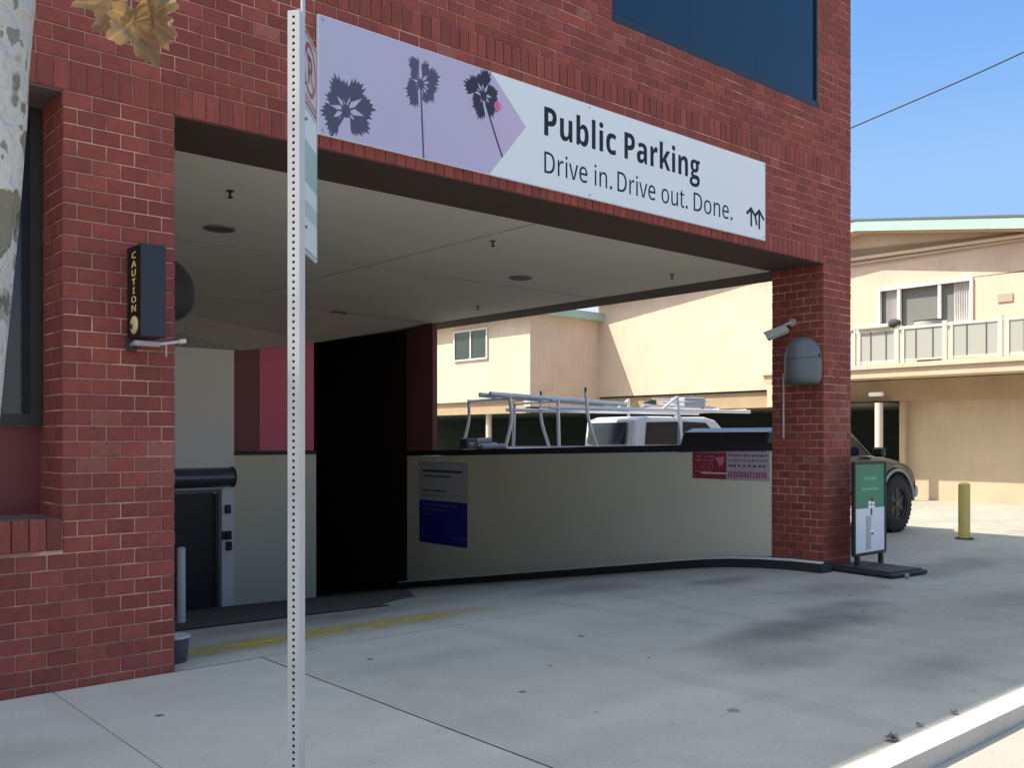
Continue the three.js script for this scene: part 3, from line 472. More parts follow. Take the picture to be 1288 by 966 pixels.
// ------------------------------------------------------------------ green and white sandwich board at the right pier
{
  const g0 = -0.075, s = thing('pavement_sign', 'freestanding green and white framed sign on a black base by the right pier', 'sign', [8.88, g0, 0.3]);
  const fr = M(0.014, 0.015, 0.016, 0.5), w = 0.78, h = 1.16, y0 = 0.2;
  part('frame', [rbx(0.035, h, 0.05, 0.006, -w / 2, y0 + h / 2, 0), rbx(0.035, h, 0.05, 0.006, w / 2, y0 + h / 2, 0), rbx(w, 0.035, 0.048, 0.006, 0, y0 + h, 0), rbx(w, 0.04, 0.048, 0.006, 0, y0, 0)], fr, s);
  const tex = canvasTex(512, 768, (c, W, H) => {
    c.fillStyle = 'rgb(20,128,96)'; c.fillRect(0, 0, W, H); c.fillStyle = 'rgb(222,226,228)'; c.fillRect(0, H * 0.5, W, H * 0.5);
    c.fillStyle = 'rgba(150,205,185,0.55)'; for (let i = 0; i < 5; i++) c.fillRect(150 + i * 46, 112, 34, 26); for (let i = 0; i < 8; i++) c.fillRect(120 + i * 36, 206, 28, 24);
    c.fillStyle = 'rgb(16,30,26)'; c.beginPath(); c.moveTo(205, 322); c.lineTo(290, 290); c.lineTo(335, 340); c.lineTo(290, 362); c.closePath(); c.fill();
    c.fillStyle = 'rgb(240,244,240)'; c.fillRect(228, 322, 50, 66); c.fillRect(284, 330, 52, 58); c.fillStyle = 'rgb(20,60,50)'; c.fillRect(250, 350, 26, 12); c.fillRect(300, 352, 20, 14);
    c.fillStyle = 'rgb(60,66,68)'; c.fillRect(262, 388, 34, 60);
    c.fillStyle = 'rgb(176,180,184)'; c.fillRect(196, 452, 78, 290); c.fillStyle = 'rgb(120,124,128)'; c.fillRect(188, 452, 10, 300); c.fillStyle = 'rgb(244,246,246)'; c.fillRect(262, 574, 60, 26); c.fillStyle = 'rgb(50,54,56)'; c.fillRect(276, 602, 40, 18);
  });
  part('panel', new THREE.BoxGeometry(w - 0.03, h - 0.03, 0.02).translate(0, y0 + h / 2, 0), M(0.5, 0.5, 0.5, 0.5), s);
  part('poster_face', new THREE.PlaneGeometry(w - 0.035, h - 0.035).translate(0, y0 + h / 2, 0.0125), new THREE.MeshStandardMaterial({ map: tex, roughness: 0.4 }), s);
  for (const x of [-0.3, 0.3]) part('foot', rbx(0.06, 0.16, 0.05, 0.008, x, 0.115, 0), fr, s);
  part('base', [rbx(0.74, 0.05, 0.95, 0.02, -0.18, 0.03, 0.22), rbx(0.66, 0.02, 0.85, 0.008, -0.18, 0.062, 0.22)].map((g) => g.rotateY(-0.12)), M(0.02, 0.021, 0.023, 0.6), s);
  for (const x of [-0.45, 0.08]) part('wheel', new THREE.CylinderGeometry(0.03, 0.03, 0.03, 14).rotateX(Math.PI / 2).translate(x, 0.03, 0.72 + (x > 0 ? -0.06 : 0)), M(0.25, 0.25, 0.25, 0.5), s);
}
{ // yellow bollard
  const b = thing('bollard', 'yellow painted steel bollard standing on the driveway before the garage wall', 'bollard', [12.7, 0, -0.14]);
  const m = M(0.66, 0.50, 0.15, 0.6, { map: stuccoTone });
  part('tube', new THREE.CylinderGeometry(0.088, 0.088, 0.84, 24).translate(0, 0.44, 0), m, b);
  part('cap', new THREE.SphereGeometry(0.088, 24, 8, 0, Math.PI * 2, 0, Math.PI / 2).scale(1, 0.45, 1).translate(0, 0.86, 0), m, b);
  part('base_plate', new THREE.CylinderGeometry(0.13, 0.14, 0.025, 24).translate(0, 0.012, 0), M(0.06, 0.05, 0.035, 0.8), b);
}
// ------------------------------------------------------------------ sign post at the kerb
{
  const P = thing('sign_post', 'perforated square steel post with two street signs seen edge-on, nearest the camera', 'sign post', [-0.75, 0, 3.09]);
  const yaw = -0.95, post = new THREE.Group(); P.rotation.y = yaw;
  const w = 0.049, Ht = 3.24, n = Math.floor(Ht / 0.0254), t = 0.003;
  // one pierced face repeated on the four sides
  const sh = new THREE.Shape([[-w / 2, 0], [w / 2, 0], [w / 2, Ht], [-w / 2, Ht]].map(([a, b]) => new THREE.Vector2(a, b)));
  for (let i = 0; i < n; i++) { const h = new THREE.Path(), y = 0.014 + i * 0.0254, r = 0.0062; for (let k = 0; k < 8; k++) { const a = k * Math.PI / 4; k ? h.lineTo(r * Math.cos(a), y + r * Math.sin(a)) : h.moveTo(r, y); } sh.holes.push(h); }
  const face = new THREE.ExtrudeGeometry(sh, { depth: t, bevelEnabled: false }).translate(0, 0, w / 2 - t);
  const side = new THREE.BoxGeometry(t, Ht, w - 2 * t).translate(w / 2 - t / 2, Ht / 2, 0);
  const zinc = M(0.62, 0.62, 0.60, 0.42, { metalness: 0.25, map: rep(stuccoTone, 0.7) });
  part('post', [face, face.clone().rotateY(Math.PI), side, side.clone().rotateY(Math.PI)], zinc, P);
  part('liner', new THREE.BoxGeometry(w - 0.012, Ht - 0.01, w - 0.012).translate(0, Ht / 2 - 0.01, 0), M(0.02, 0.02, 0.02, 0.9), P);
  const rs = (ww, hh, r) => { const s = new THREE.Shape(), a = ww / 2, b = hh / 2; s.moveTo(-a + r, -b); s.lineTo(a - r, -b); s.absarc(a - r, -b + r, r, -Math.PI / 2, 0); s.lineTo(a, b - r); s.absarc(a - r, b - r, r, 0, Math.PI / 2); s.lineTo(-a + r, b); s.absarc(-a + r, b - r, r, Math.PI / 2, Math.PI); s.lineTo(-a, -b + r); s.absarc(-a + r, -b + r, r, Math.PI, 1.5 * Math.PI); return s; };
  const texTop = canvasTex(256, 256, (c, W) => { c.fillStyle = 'rgb(196,186,188)'; c.fillRect(0, 0, W, W); c.strokeStyle = 'rgb(150,88,92)'; c.lineWidth = 9; c.strokeRect(10, 10, W - 20, W - 20); c.fillStyle = 'rgb(70,58,60)'; c.font = 'bold 150px sans-serif'; c.textAlign = 'center'; c.fillText('P', 128, 182); c.lineWidth = 20; c.beginPath(); c.arc(128, 128, 92, 0, 7); c.moveTo(64, 64); c.lineTo(192, 192); c.stroke(); });
  const texLow = canvasTex(256, 512, (c, W, H) => { c.fillStyle = 'rgb(206,218,216)'; c.fillRect(0, 0, W, H); c.fillStyle = 'rgb(140,176,168)'; c.fillRect(0, 120, W, 150); c.globalAlpha = 0.6; c.fillRect(0, 330, W, 60); c.globalAlpha = 1; c.strokeStyle = 'rgb(96,140,130)'; c.lineWidth = 7; c.strokeRect(9, 9, W - 18, H - 18); });
  // plates stand on the far side of the post, facing along the street
  const plate = (name, hh, y, tex, label) => {
    const g = new THREE.ExtrudeGeometry(rs(0.305, hh, 0.03), { depth: 0.003, bevelEnabled: false }).translate(0, 0, -0.0015);
    const grp = part(name, g, M(0.55, 0.56, 0.56, 0.4, { metalness: 0.4 }), P, label); grp.position.set(-0.030, y, -0.176); grp.rotation.y = Math.PI / 2 + 0.235;
    const f = part('sign_print', new THREE.PlaneGeometry(0.29, hh - 0.015), new THREE.MeshStandardMaterial({ map: tex, roughness: 0.35 }), grp); f.position.z = 0.0035;
    return grp;
  };
  plate('sign_plate', 0.285, 3.085, texTop, 'upper no parking plate with rounded corners'); plate('sign_plate', 0.60, 2.63, texLow, 'lower pale green and white plate');
  for (const y of [2.98, 3.18, 2.42, 2.84]) part('bolt', rod(V(-0.01, y, -0.032), V(0.03, y, -0.032), 0.006), M(0.3, 0.3, 0.3, 0.4, { metalness: 0.8 }), P);
  part('cap', rod(V(0.018, 3.23, -0.02), V(0.018, 3.30, -0.02), 0.009), zinc, P);
}
// ------------------------------------------------------------------ street tree at the left edge and its dry leaf
{
  const tr = thing('street_tree', 'pale mottled sycamore trunk leaning in at the left edge', 'tree', [-2.0, 0, 3.15]);
  const path = [[-0.01, 0], [0.0, 0.5], [0.005, 1.1], [0.04, 1.58], [0.088, 2.2], [0.138, 2.89], [0.17, 3.6], [0.16, 4.6], [0.1, 6]].map(([x, y]) => V(x, y, x * 0.7));
  const barkTex = dataTex(1024, 1024, (u, v) => {
    const a = fbm(u * 6, v * 5, 5, 1) * 0 + fbm(u * 5, v * 5, 5, 5), b = fbm(u * 14, v * 14, 4, 14), s = hash(u * 1024, v * 1024); let c = [0.60, 0.59, 0.54];
    const m = 0.86 + 0.4 * (fbm(u * 3, v * 3, 5, 3) - 0.5); c = c.map((q) => q * m);
    if (a > 0.57) { const k = smooth(0.57, 0.61, a); c = c.map((q, i) => q * (1 - k) + [0.20, 0.185, 0.13][i] * k); }
    if (a < 0.36) { const k = smooth(0.36, 0.33, a); c = c.map((q, i) => q * (1 - k) + [0.30, 0.30, 0.26][i] * k); }
    if (b > 0.67) c = c.map((q) => q * 0.45); return c.map((q) => q * (0.94 + 0.12 * s));
  });
  const barkBump = dataTex(512, 512, (u, v) => { const a = fbm(u * 5, v * 5, 5, 5), n = 0.5 * fbm(u * 24, v * 24, 4, 24) + 0.5 * smooth(0.56, 0.63, a) * -0.6 + 0.3; return [n, n, n]; }, false);
  const bark = new THREE.MeshStandardMaterial({ map: barkTex, bumpMap: barkBump, bumpScale: 0.045, roughness: 0.85 });
  const limb = (pts, r0, r1, seg = 40, rad = 36) => {
    const g = tube(pts, 1, rad, seg), p = g.attributes.position, c = new THREE.CatmullRomCurve3(pts);
    for (let i = 0; i <= seg; i++) { const o = c.getPointAt(i / seg), r = r0 + (r1 - r0) * i / seg; for (let j = 0; j <= rad; j++) { const k = i * (rad + 1) + j, d = V().fromBufferAttribute(p, k).sub(o), a = (j % rad) / rad; d.multiplyScalar(r * (1 + 0.10 * (fbm(Math.cos(a * 6.283) * 1.6 + 5, i * 0.35 + Math.sin(a * 6.283) * 1.6, 3) - 0.5) + (i < 3 ? 0.12 * (3 - i) / 3 : 0))); p.setXYZ(k, o.x + d.x, o.y + d.y, o.z + d.z); } }
    const len = c.getLength(), uv = g.attributes.uv; for (let i = 0; i < uv.count; i++) { const a = uv.getX(i), b = uv.getY(i); uv.setXY(i, b, a * len); }
    g.computeVertexNormals(); return g;
  };
  part('trunk', limb(path, 0.165, 0.115, 80, 40), bark, tr);
  part('limb', limb([V(0.16, 3.55, 0.1), V(0.3, 3.75, 0.4), V(0.42, 3.7, 0.62), V(0.7, 3.95, 0.9)], 0.05, 0.02, 20, 14), bark, tr);
  part('limb', limb([V(0.16, 4.2, 0.1), V(-0.5, 5.0, 0.3), V(-1.3, 5.6, 0.5)], 0.07, 0.03, 20, 14), bark, tr);
  // lobed, curled dry leaves hanging just inside the top of the picture
  function leafGeo(size, curl, sd) {
    const out = []; const lobes = [[-1.95, 0.50], [-1.0, 0.86], [0, 1.0], [1.0, 0.86], [1.95, 0.50]], N = 60;
    for (let i = 0; i < N; i++) { const a = -2.75 + 5.5 * i / (N - 1); let r = 0.30; for (const [la, lr] of lobes) { const d = Math.abs(a - la); r = Math.max(r, lr * (1 - smooth(0.05, 0.62, d) * 0.46)); } r *= 0.93 + 0.10 * Math.sin(a * 17 + sd) + 0.04 * hash(i, sd); out.push([r * Math.sin(a), -r * Math.cos(a)]); }
    const pos = [], uv = [], R = 8, idx = [];
    for (let k = 0; k <= R; k++) for (const [x, y] of out) { const t = k / R, X = x * t, Y = y * t, z = curl * (Math.sin(X * 3.1 + sd) * 0.22 * t + 0.55 * X * X * (X > 0 ? 1 : 0.5) + 0.25 * Y * Y) + 0.05 * Math.sin(Y * 9 + X * 7 + sd); pos.push(X * size, Y * size, z * size); uv.push(0.5 + X / 2.4, 0.5 + Y / 2.4); }
    for (let k = 0; k < R; k++) for (let i = 0; i < N - 1; i++) { const a = k * N + i, b = a + 1, c = a + N, d = c + 1; idx.push(a, c, b, b, c, d); }
    const g = new THREE.BufferGeometry(); g.setAttribute('position', new THREE.Float32BufferAttribute(pos, 3)); g.setAttribute('uv', new THREE.Float32BufferAttribute(uv, 2)); g.setIndex(idx); g.computeVertexNormals(); return g;
  }
  const leafTex = dataTex(512, 512, (u, v) => {
    const x = (u - 0.5) * 2.4, y = (v - 0.5) * 2.4, a = Math.atan2(x, -y), r = Math.hypot(x, y); let k = 0.85 + 0.5 * (fbm(u * 7, v * 7, 4) - 0.5);
    let vein = 0; for (const la of [-1.95, -1, 0, 1, 1.95]) { const d = Math.abs(a - la) * r; vein = Math.max(vein, 1 - smooth(0.006, 0.03, d)); }
    const br = smooth(0.45, 0.75, fbm(u * 4 + 3, v * 4 + 8, 4)); const c = [0.42 - 0.17 * br, 0.27 - 0.14 * br, 0.11 - 0.06 * br]; return c.map((q, i) => q * k * (1 + 0.35 * vein));
  });
  const leafM = new THREE.MeshPhysicalMaterial({ map: leafTex, roughness: 0.9, side: THREE.DoubleSide, transmission: 0.3, thickness: 0 });
  const toCam = Math.atan2(-2.52 + 1.63, 6.37 - 3.82);
  [[0.37, 2.705, 0.67, 0.125, 0.25, 0.75, 1], [0.325, 2.765, 0.66, 0.11, -0.35, -0.7, 4], [0.42, 2.74, 0.66, 0.115, 0.75, -0.3, 7]].forEach(([x, y, z, s, rz, ry, sd]) => {
    const l = part('leaf', leafGeo(s, 1, sd), leafM, tr); l.position.set(x, y, z); l.rotation.set(-0.1, toCam + ry, rz);
    const st = part('petiole', tube([V(x, y, z), V(x - 0.01, y + 0.12, z - 0.02), V(0.40, 3.3, 0.58), V(0.42, 3.7, 0.62)], 0.0028, 6), M(0.2, 0.13, 0.05, 0.8), tr);
  });
}
for (const [x, z, r, t, w] of [[2.26, 3.95, 0.038, 0.4, 'largest, greyish brown'], [2.62, 3.93, 0.018, 1.7, 'middle one of the row, small and curled'], [3.0, 3.95, 0.02, 2.6, 'farthest along, small and flat'], [1.3, 3.95, 0.012, 0.9, 'nearest the camera, a mere crumb']]) {
  const l = thing('dry_leaf', `dry leaf against the street kerb, ${w}`, 'leaf', [x, gy(x, z) + 0.006, z], 'dry leaves along the kerb');
  const g = new THREE.CircleGeometry(r, 9); const p = g.attributes.position; for (let i = 0; i < p.count; i++) p.setZ(i, 0.3 * r * Math.sin(i * 2.3) + 0.5 * p.getX(i) ** 2 / r); g.computeVertexNormals();
  part('leaf_blade', g.rotateX(-Math.PI / 2).rotateY(t).translate(0, 0.3 * r, 0), M(0.10, 0.085, 0.07, 0.9, { side: THREE.DoubleSide }), l);
  part('leaf_stalk', rod(V(0, 0.2 * r, 0), V(r * 1.5, 0.004, 0.3 * r), 0.002, 5), M(0.08, 0.06, 0.04, 0.9), l);
}
// ------------------------------------------------------------------ beige apartment building across the alley
{
  const A = thing('apartment_building', 'two-storey beige stucco apartment building with balcony and carport across the alley', 'building');
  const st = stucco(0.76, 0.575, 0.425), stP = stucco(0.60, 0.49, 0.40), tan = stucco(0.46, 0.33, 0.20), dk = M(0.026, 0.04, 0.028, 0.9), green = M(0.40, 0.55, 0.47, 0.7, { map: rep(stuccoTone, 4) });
  const soff = stucco(0.38, 0.26, 0.16);
  // ground floor garage wall, left jamb and the open carport
  part('garage_wall', [bx(21.5, 21.8, -0.1, 2.72, -5.33, 14)], stucco(0.63, 0.49, 0.33), A);
  part('jamb', bx(21.3, 21.5, -0.1, 2.72, -5.48, -5.334), stucco(0.55, 0.43, 0.28), A);
  part('spandrel', [bx(21.0, 21.48, 2.56, 3.1, -8.75, 14)], tan, A);
  part('carport', [bx(26, 26.3, -0.1, 3.0, -34, -5.34), bx(21.9, 26, -0.1, 2.9, -5.5, -5.34), bx(20.56, 26, 2.92, 3.0, -34, -8.754)], dk, A, 'dark open carport under the upper storey');  // shade put into the colour: dark walls offset bounce from the sunlit alley
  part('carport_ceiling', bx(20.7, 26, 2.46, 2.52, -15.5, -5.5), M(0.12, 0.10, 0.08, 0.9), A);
  for (const z of [-5.57, -12.4, -18, -22]) part('carport_post', new THREE.CylinderGeometry(0.10, 0.10, 2.6, 16).translate(z > -6 ? 20.4 : z > -15 ? 20.8 : 17.8, 1.2, z), M(0.62, 0.52, 0.44, 0.7), A);
  part('lamp', rbx(0.12, 0.1, 0.36, 0.02, 20.35, 2.72, -5.62), M(0.85, 0.83, 0.75, 0.5), A);
  // upper walls
  const wy = (z) => (z > -6.5 ? 7.12 - (z + 6.5) * 0.15 : 7.12 + (z + 6.5) * 0.115);
  const slopeWall = (x0, x1, y0, z0, z1) => hexa([[x0, y0, z1], [x1, y0, z1], [x1, y0, z0], [x0, y0, z0], [x0, wy(z1), z1], [x1, wy(z1), z1], [x1, wy(z0), z0], [x0, wy(z0), z0]]);
  part('upper_wall', [slopeWall(21.5, 21.9, 4.45, -8.75, -6.5), slopeWall(21.5, 21.9, 5.6, -6.5, 4), bx(21.5, 21.9, 4.45, 5.6, -6.5, -6.13), bx(21.5, 21.9, 3.45, 4.45, -8.75, 14), bx(21.5, 21.9, 4.45, 5.6, -3.70, 14)], st, A);
  part('side_wall', slopeWall(20.5, 21.5, 2.48, -8.95, -8.752), st, A);
  part('upper_wall', slopeWall(20.5, 20.8, 2.97, -15.5, -8.95), st, A);
  part('fascia_band', bx(20.6, 20.8, 2.47, 2.968, -15.48, -8.95), tan, A);
  part('end_wall', bx(17.4, 21, 2.6, 5.62, -15.8, -15.5), st, A, 'shaded end wall of the rear block');
  part('upper_wall', [bx(17.4, 17.7, 2.82, 5.5, -34, -15.8)], st, A);
  part('fascia_band', bx(17.5, 17.7, 2.4, 2.818, -34, -15.82), tan, A);
  part('carport_floor_edge', bx(17.7, 26, 2.4, 2.6, -34, -15.84), dk, A);
  // brown wall band coloured to stand in for the shaded soffit, and conduits
  part('soffit_shade_band', hexa([[21.46, 6.41, -2.6], [21.498, 6.41, -2.6], [21.498, 6.52, -8.74], [21.46, 6.52, -8.74], [21.46, wy(-2.6) - 0.02, -2.6], [21.498, wy(-2.6) - 0.02, -2.6], [21.498, wy(-8.74) - 0.02, -8.74], [21.46, wy(-8.74) - 0.02, -8.74]]), soff, A);
  const pipe = M(0.62, 0.50, 0.36, 0.7);
  part('conduit', [rod(V(21.40, 6.50, -9), V(21.40, 6.42, -2), 0.05, 8)], pipe, A); part('conduit', [rod(V(21.42, 6.34, -9), V(21.42, 6.34, -2), 0.035, 8)], M(0.45, 0.36, 0.28, 0.7), A);
  // roofs with green fascia
  const roofP = (x0, x1, z0, z1, t, f = wy) => hexa([[x0, f(z1), z1], [x1, f(z1), z1], [x1, f(z0), z0], [x0, f(z0), z0], [x0, f(z1) + t, z1], [x1, f(z1) + t, z1], [x1, f(z0) + t, z0], [x0, f(z0) + t, z0]]);
  const rf = part('roof', [roofP(20.96, 30, -6.5, 6, 0.24), roofP(20.96, 30, -8.7, -6.5, 0.24), roofP(20.14, 30, -15.6, -8.7, 0.24), bx(17.1, 27, 5.55, 5.75, -34, -15.3)], M(0.22, 0.21, 0.19, 0.9), A);
  part('fascia', [roofP(20.90, 20.958, -6.5, 6, 0.27), roofP(20.90, 20.958, -8.7, -6.5, 0.27), roofP(20.08, 20.138, -15.6, -8.7, 0.27)], green, rf, 'pale green painted fascia board'); part('fascia', [bx(17.04, 17.098, 5.5, 5.76, -34, -15.24), bx(17.04, 21.5, 5.5, 5.76, -15.298, -15.24)], green, rf, 'pale green fascia of the rear block');
  part('gravel_stop', [roofP(20.88, 20.97, -6.5, 6, 0.05, (z) => wy(z) + 0.272), roofP(20.88, 20.97, -8.7, -6.5, 0.05, (z) => wy(z) + 0.272), roofP(20.06, 20.15, -15.6, -8.7, 0.05, (z) => wy(z) + 0.272)], M(0.10, 0.12, 0.12, 0.6), rf);
  part('eave_soffit', [roofP(20.97, 21.49, -6.5, 6, 0.012, (z) => wy(z) - 0.014), roofP(20.97, 21.49, -8.7, -6.5, 0.012, (z) => wy(z) - 0.014)], stucco(0.55, 0.40, 0.26), rf);
  part('roof_vent', [new THREE.CylinderGeometry(0.05, 0.05, 0.4, 10).translate(22.3, 6.85, -2.6), new THREE.CylinderGeometry(0.09, 0.06, 0.1, 10).translate(22.3, 7.06, -2.6)], M(0.04, 0.04, 0.045, 0.6), rf);
  part('wall_vent', bx(21.47, 21.51, 4.9, 5.1, -3.1, -2.75), M(0.42, 0.34, 0.25, 0.8), A);
  // balcony
  const sl = part('balcony_slab', [bx(20.0, 21.5, 3.12, 3.44, -8.75, 14)], stucco(0.70, 0.52, 0.36), A);
  part('slab_lip', bx(19.93, 20.0, 3.34, 3.45, -8.75, 14), stucco(0.72, 0.55, 0.40), sl);
  const railM = M(0.62, 0.56, 0.46, 0.6), pan = new THREE.MeshPhysicalMaterial({ color: new THREE.Color(0.44, 0.44, 0.38), roughness: 0.6, transmission: 0.2, thickness: 0 });
  const rail = part('railing', [bx(20.0, 20.07, 4.28, 4.34, -8.7, 9), bx(20.01, 20.06, 3.5, 3.54, -8.7, 9)], railM, A, 'balcony railing with pale panels');
  let zp = [-7.4, -6.05, -4.9, -3.72, -2.46, -1.2, 0.1, 1.4, 2.7, 4, 5.3, 6.6, 8];
  for (let i = 0; i < zp.length; i++) {
    part('railing_post', [bx(19.985, 20.075, 3.45, 4.40, zp[i] - 0.05, zp[i] + 0.05), bx(19.995, 20.065, 3.45, 4.36, zp[i] + 0.13, zp[i] + 0.19)], railM, rail);
    if (i < zp.length - 1) { part('railing_panel', bx(20.025, 20.04, 3.545, 4.27, zp[i] + 0.2, zp[i + 1] - 0.06), pan, rail); part('panel_rod', [0.4, 0.75].map((k) => bx(20.005, 20.02, 3.54, 4.28, zp[i] + k * (zp[i + 1] - zp[i]) - 0.008, zp[i] + k * (zp[i + 1] - zp[i]) + 0.008)), M(0.12, 0.12, 0.11, 0.5), rail); }
  }
  // balcony window: frame, panes, curtains
  const win = part('window', [bx(21.44, 21.56, 5.52, 5.60, -6.16, -3.68), bx(21.44, 21.56, 4.45, 4.53, -6.16, -3.68), bx(21.44, 21.56, 4.53, 5.52, -6.16, -6.09), bx(21.44, 21.56, 4.53, 5.52, -3.75, -3.68), bx(21.46, 21.56, 4.53, 5.52, -5.62, -5.54), bx(21.46, 21.56, 4.53, 5.52, -4.55, -4.48)], M(0.74, 0.71, 0.66, 0.5), A, 'wide three-part balcony window with curtains');
  const paneM = M(0.20, 0.21, 0.19, 0.12), curtM = M(0.55, 0.53, 0.50, 0.9);
  for (const [a, b] of [[-6.09, -5.62], [-5.54, -4.55], [-4.48, -3.75]]) part('pane', bx(21.60, 21.61, 4.53, 5.52, a, b), paneM, win);
  const curtain = (z0, z1) => { const pts = []; for (let i = 0; i <= 30; i++) pts.push([z0 + (z1 - z0) * i / 30, 0.02 * Math.sin(i * 1.6)]); const g = new THREE.BufferGeometry(), pos = [], idx = []; pts.forEach(([z, d]) => pos.push(21.575 + d, 4.53, z, 21.575 + d, 5.52, z)); for (let i = 0; i < 30; i++) { const a = i * 2; idx.push(a, a + 2, a + 1, a + 1, a + 2, a + 3); } g.setAttribute('position', new THREE.Float32BufferAttribute(pos, 3)); g.setIndex(idx); g.computeVertexNormals(); return uvm(g); };
  curtM.side = THREE.DoubleSide;
  part('curtain', curtain(-5.98, -5.64), curtM, win); part('curtain', curtain(-4.2, -3.76), curtM, win);
  part('room_back', bx(21.7, 21.85, 4.46, 5.6, -6.12, -3.71), M(0.05, 0.05, 0.05, 0.9), A);
  // small window of the rear block
  const w2 = part('window', [bx(17.34, 17.42, 4.22, 4.27, -19.35, -17.55), bx(17.34, 17.42, 5.2, 5.26, -19.35, -17.55), bx(17.34, 17.42, 4.27, 5.2, -19.35, -19.29), bx(17.34, 17.42, 4.27, 5.2, -17.61, -17.55), bx(17.34, 17.42, 4.27, 5.2, -18.46, -18.40)], M(0.70, 0.66, 0.56, 0.6), A, 'small dark two-pane window on the rear block');
  for (const [a, b] of [[-19.29, -18.46], [-18.40, -17.61]]) part('pane', bx(17.375, 17.385, 4.27, 5.2, a, b), M(0.035, 0.05, 0.04, 0.1), w2);
  // things kept on the balcony
  const tub = thing('balcony_tub', 'grey round tub standing above the balcony railing', 'tub', [20.5, 3.44, -4.3]);
  part('tub_body', new THREE.LatheGeometry([[0.001, 0], [0.3, 0], [0.36, 0.9], [0.38, 1.02], [0.36, 1.05]].map(([x, y]) => new THREE.Vector2(x, y)), 24), M(0.40, 0.40, 0.36, 0.7, { side: THREE.DoubleSide }), tub);
  part('rim', new THREE.TorusGeometry(0.375, 0.02, 6, 28).rotateX(Math.PI / 2).translate(0, 1.04, 0), M(0.08, 0.08, 0.07, 0.6), tub);
  const cl = thing('laundry', 'pale cloth and dark bundle draped over the left balcony railing', 'laundry', [20.02, 4.35, -5.6]);
  part('cloth', [rbx(0.22, 0.10, 0.85, 0.04, 0, 0.05, 0.1), rbx(0.1, 0.07, 0.6, 0.03, -0.03, 0.02, -0.75)], M(0.66, 0.62, 0.54, 0.95), cl);
  part('bundle', new THREE.SphereGeometry(0.13, 14, 10).scale(1, 0.9, 1.25).translate(0.02, 0.1, 0.62), M(0.06, 0.055, 0.05, 0.9), cl);
}
{ // overhead cable
  const c = thing('overhead_cable', 'thin dark cable crossing the blue sky at the right', 'cable');
  part('wire', tube([V(20.48, 9.14, -10.70), V(19.82, 9.52, -5.97), V(19.37, 10.01, -1.70), V(17.92, 10.15, 1.68)], 0.018, 6, 24), M(0.02, 0.02, 0.022, 0.7), c);
}
// ------------------------------------------------------------------ vehicles
const tyreM = M(0.018, 0.018, 0.018, 0.85), rimM = M(0.06, 0.06, 0.062, 0.4, { metalness: 0.7 }), glassM = M(0.012, 0.018, 0.026, 0.08);
function wheel(parent, x, y, z, r, w, side, rm = rimM) {
  const prof = [[r * 0.58, -w / 2], [r * 0.9, -w / 2], [r * 0.985, -w * 0.36], [r, -w * 0.2], [r, w * 0.2], [r * 0.985, w * 0.36], [r * 0.9, w / 2], [r * 0.58, w / 2]].map(([a, b]) => new THREE.Vector2(a, b));
  const wh = part('wheel', new THREE.CylinderGeometry(r * 0.57, r * 0.57, w * 0.7, 28).rotateX(Math.PI / 2), M(0.02, 0.02, 0.02, 0.6), parent); wh.position.set(x, y, z);
  const lugs = []; for (let i = 0; i < 36; i++) { const a = i * Math.PI / 18; for (const s of [-1, 1]) lugs.push(new THREE.BoxGeometry(r * 0.10, r * 0.05, w * 0.34).translate(0, r * 0.995, s * w * 0.27).rotateZ(a + (s > 0 ? Math.PI / 36 : 0))); }
  part('tyre', merge([new THREE.LatheGeometry(prof, 40).rotateX(Math.PI / 2), ...lugs]), tyreM, wh);
  const sp = [new THREE.CylinderGeometry(r * 0.15, r * 0.17, w * 0.12, 16).rotateX(Math.PI / 2).translate(0, 0, side * w * 0.36)];
  for (let i = 0; i < 6; i++) sp.push(new THREE.BoxGeometry(r * 0.14, r * 0.46, w * 0.1).translate(0, r * 0.32, side * w * 0.34).rotateZ(i * Math.PI / 3));
  sp.push(new THREE.TorusGeometry(r * 0.56, r * 0.035, 8, 32).translate(0, 0, side * w * 0.42));
  part('rim', sp, rm, wh); return wh;
}
const arch = (s, x, y, r) => { s.lineTo(x + r, s.currentPoint.y); s.absarc(x, y, r, 0.06, Math.PI - 0.06, false); };
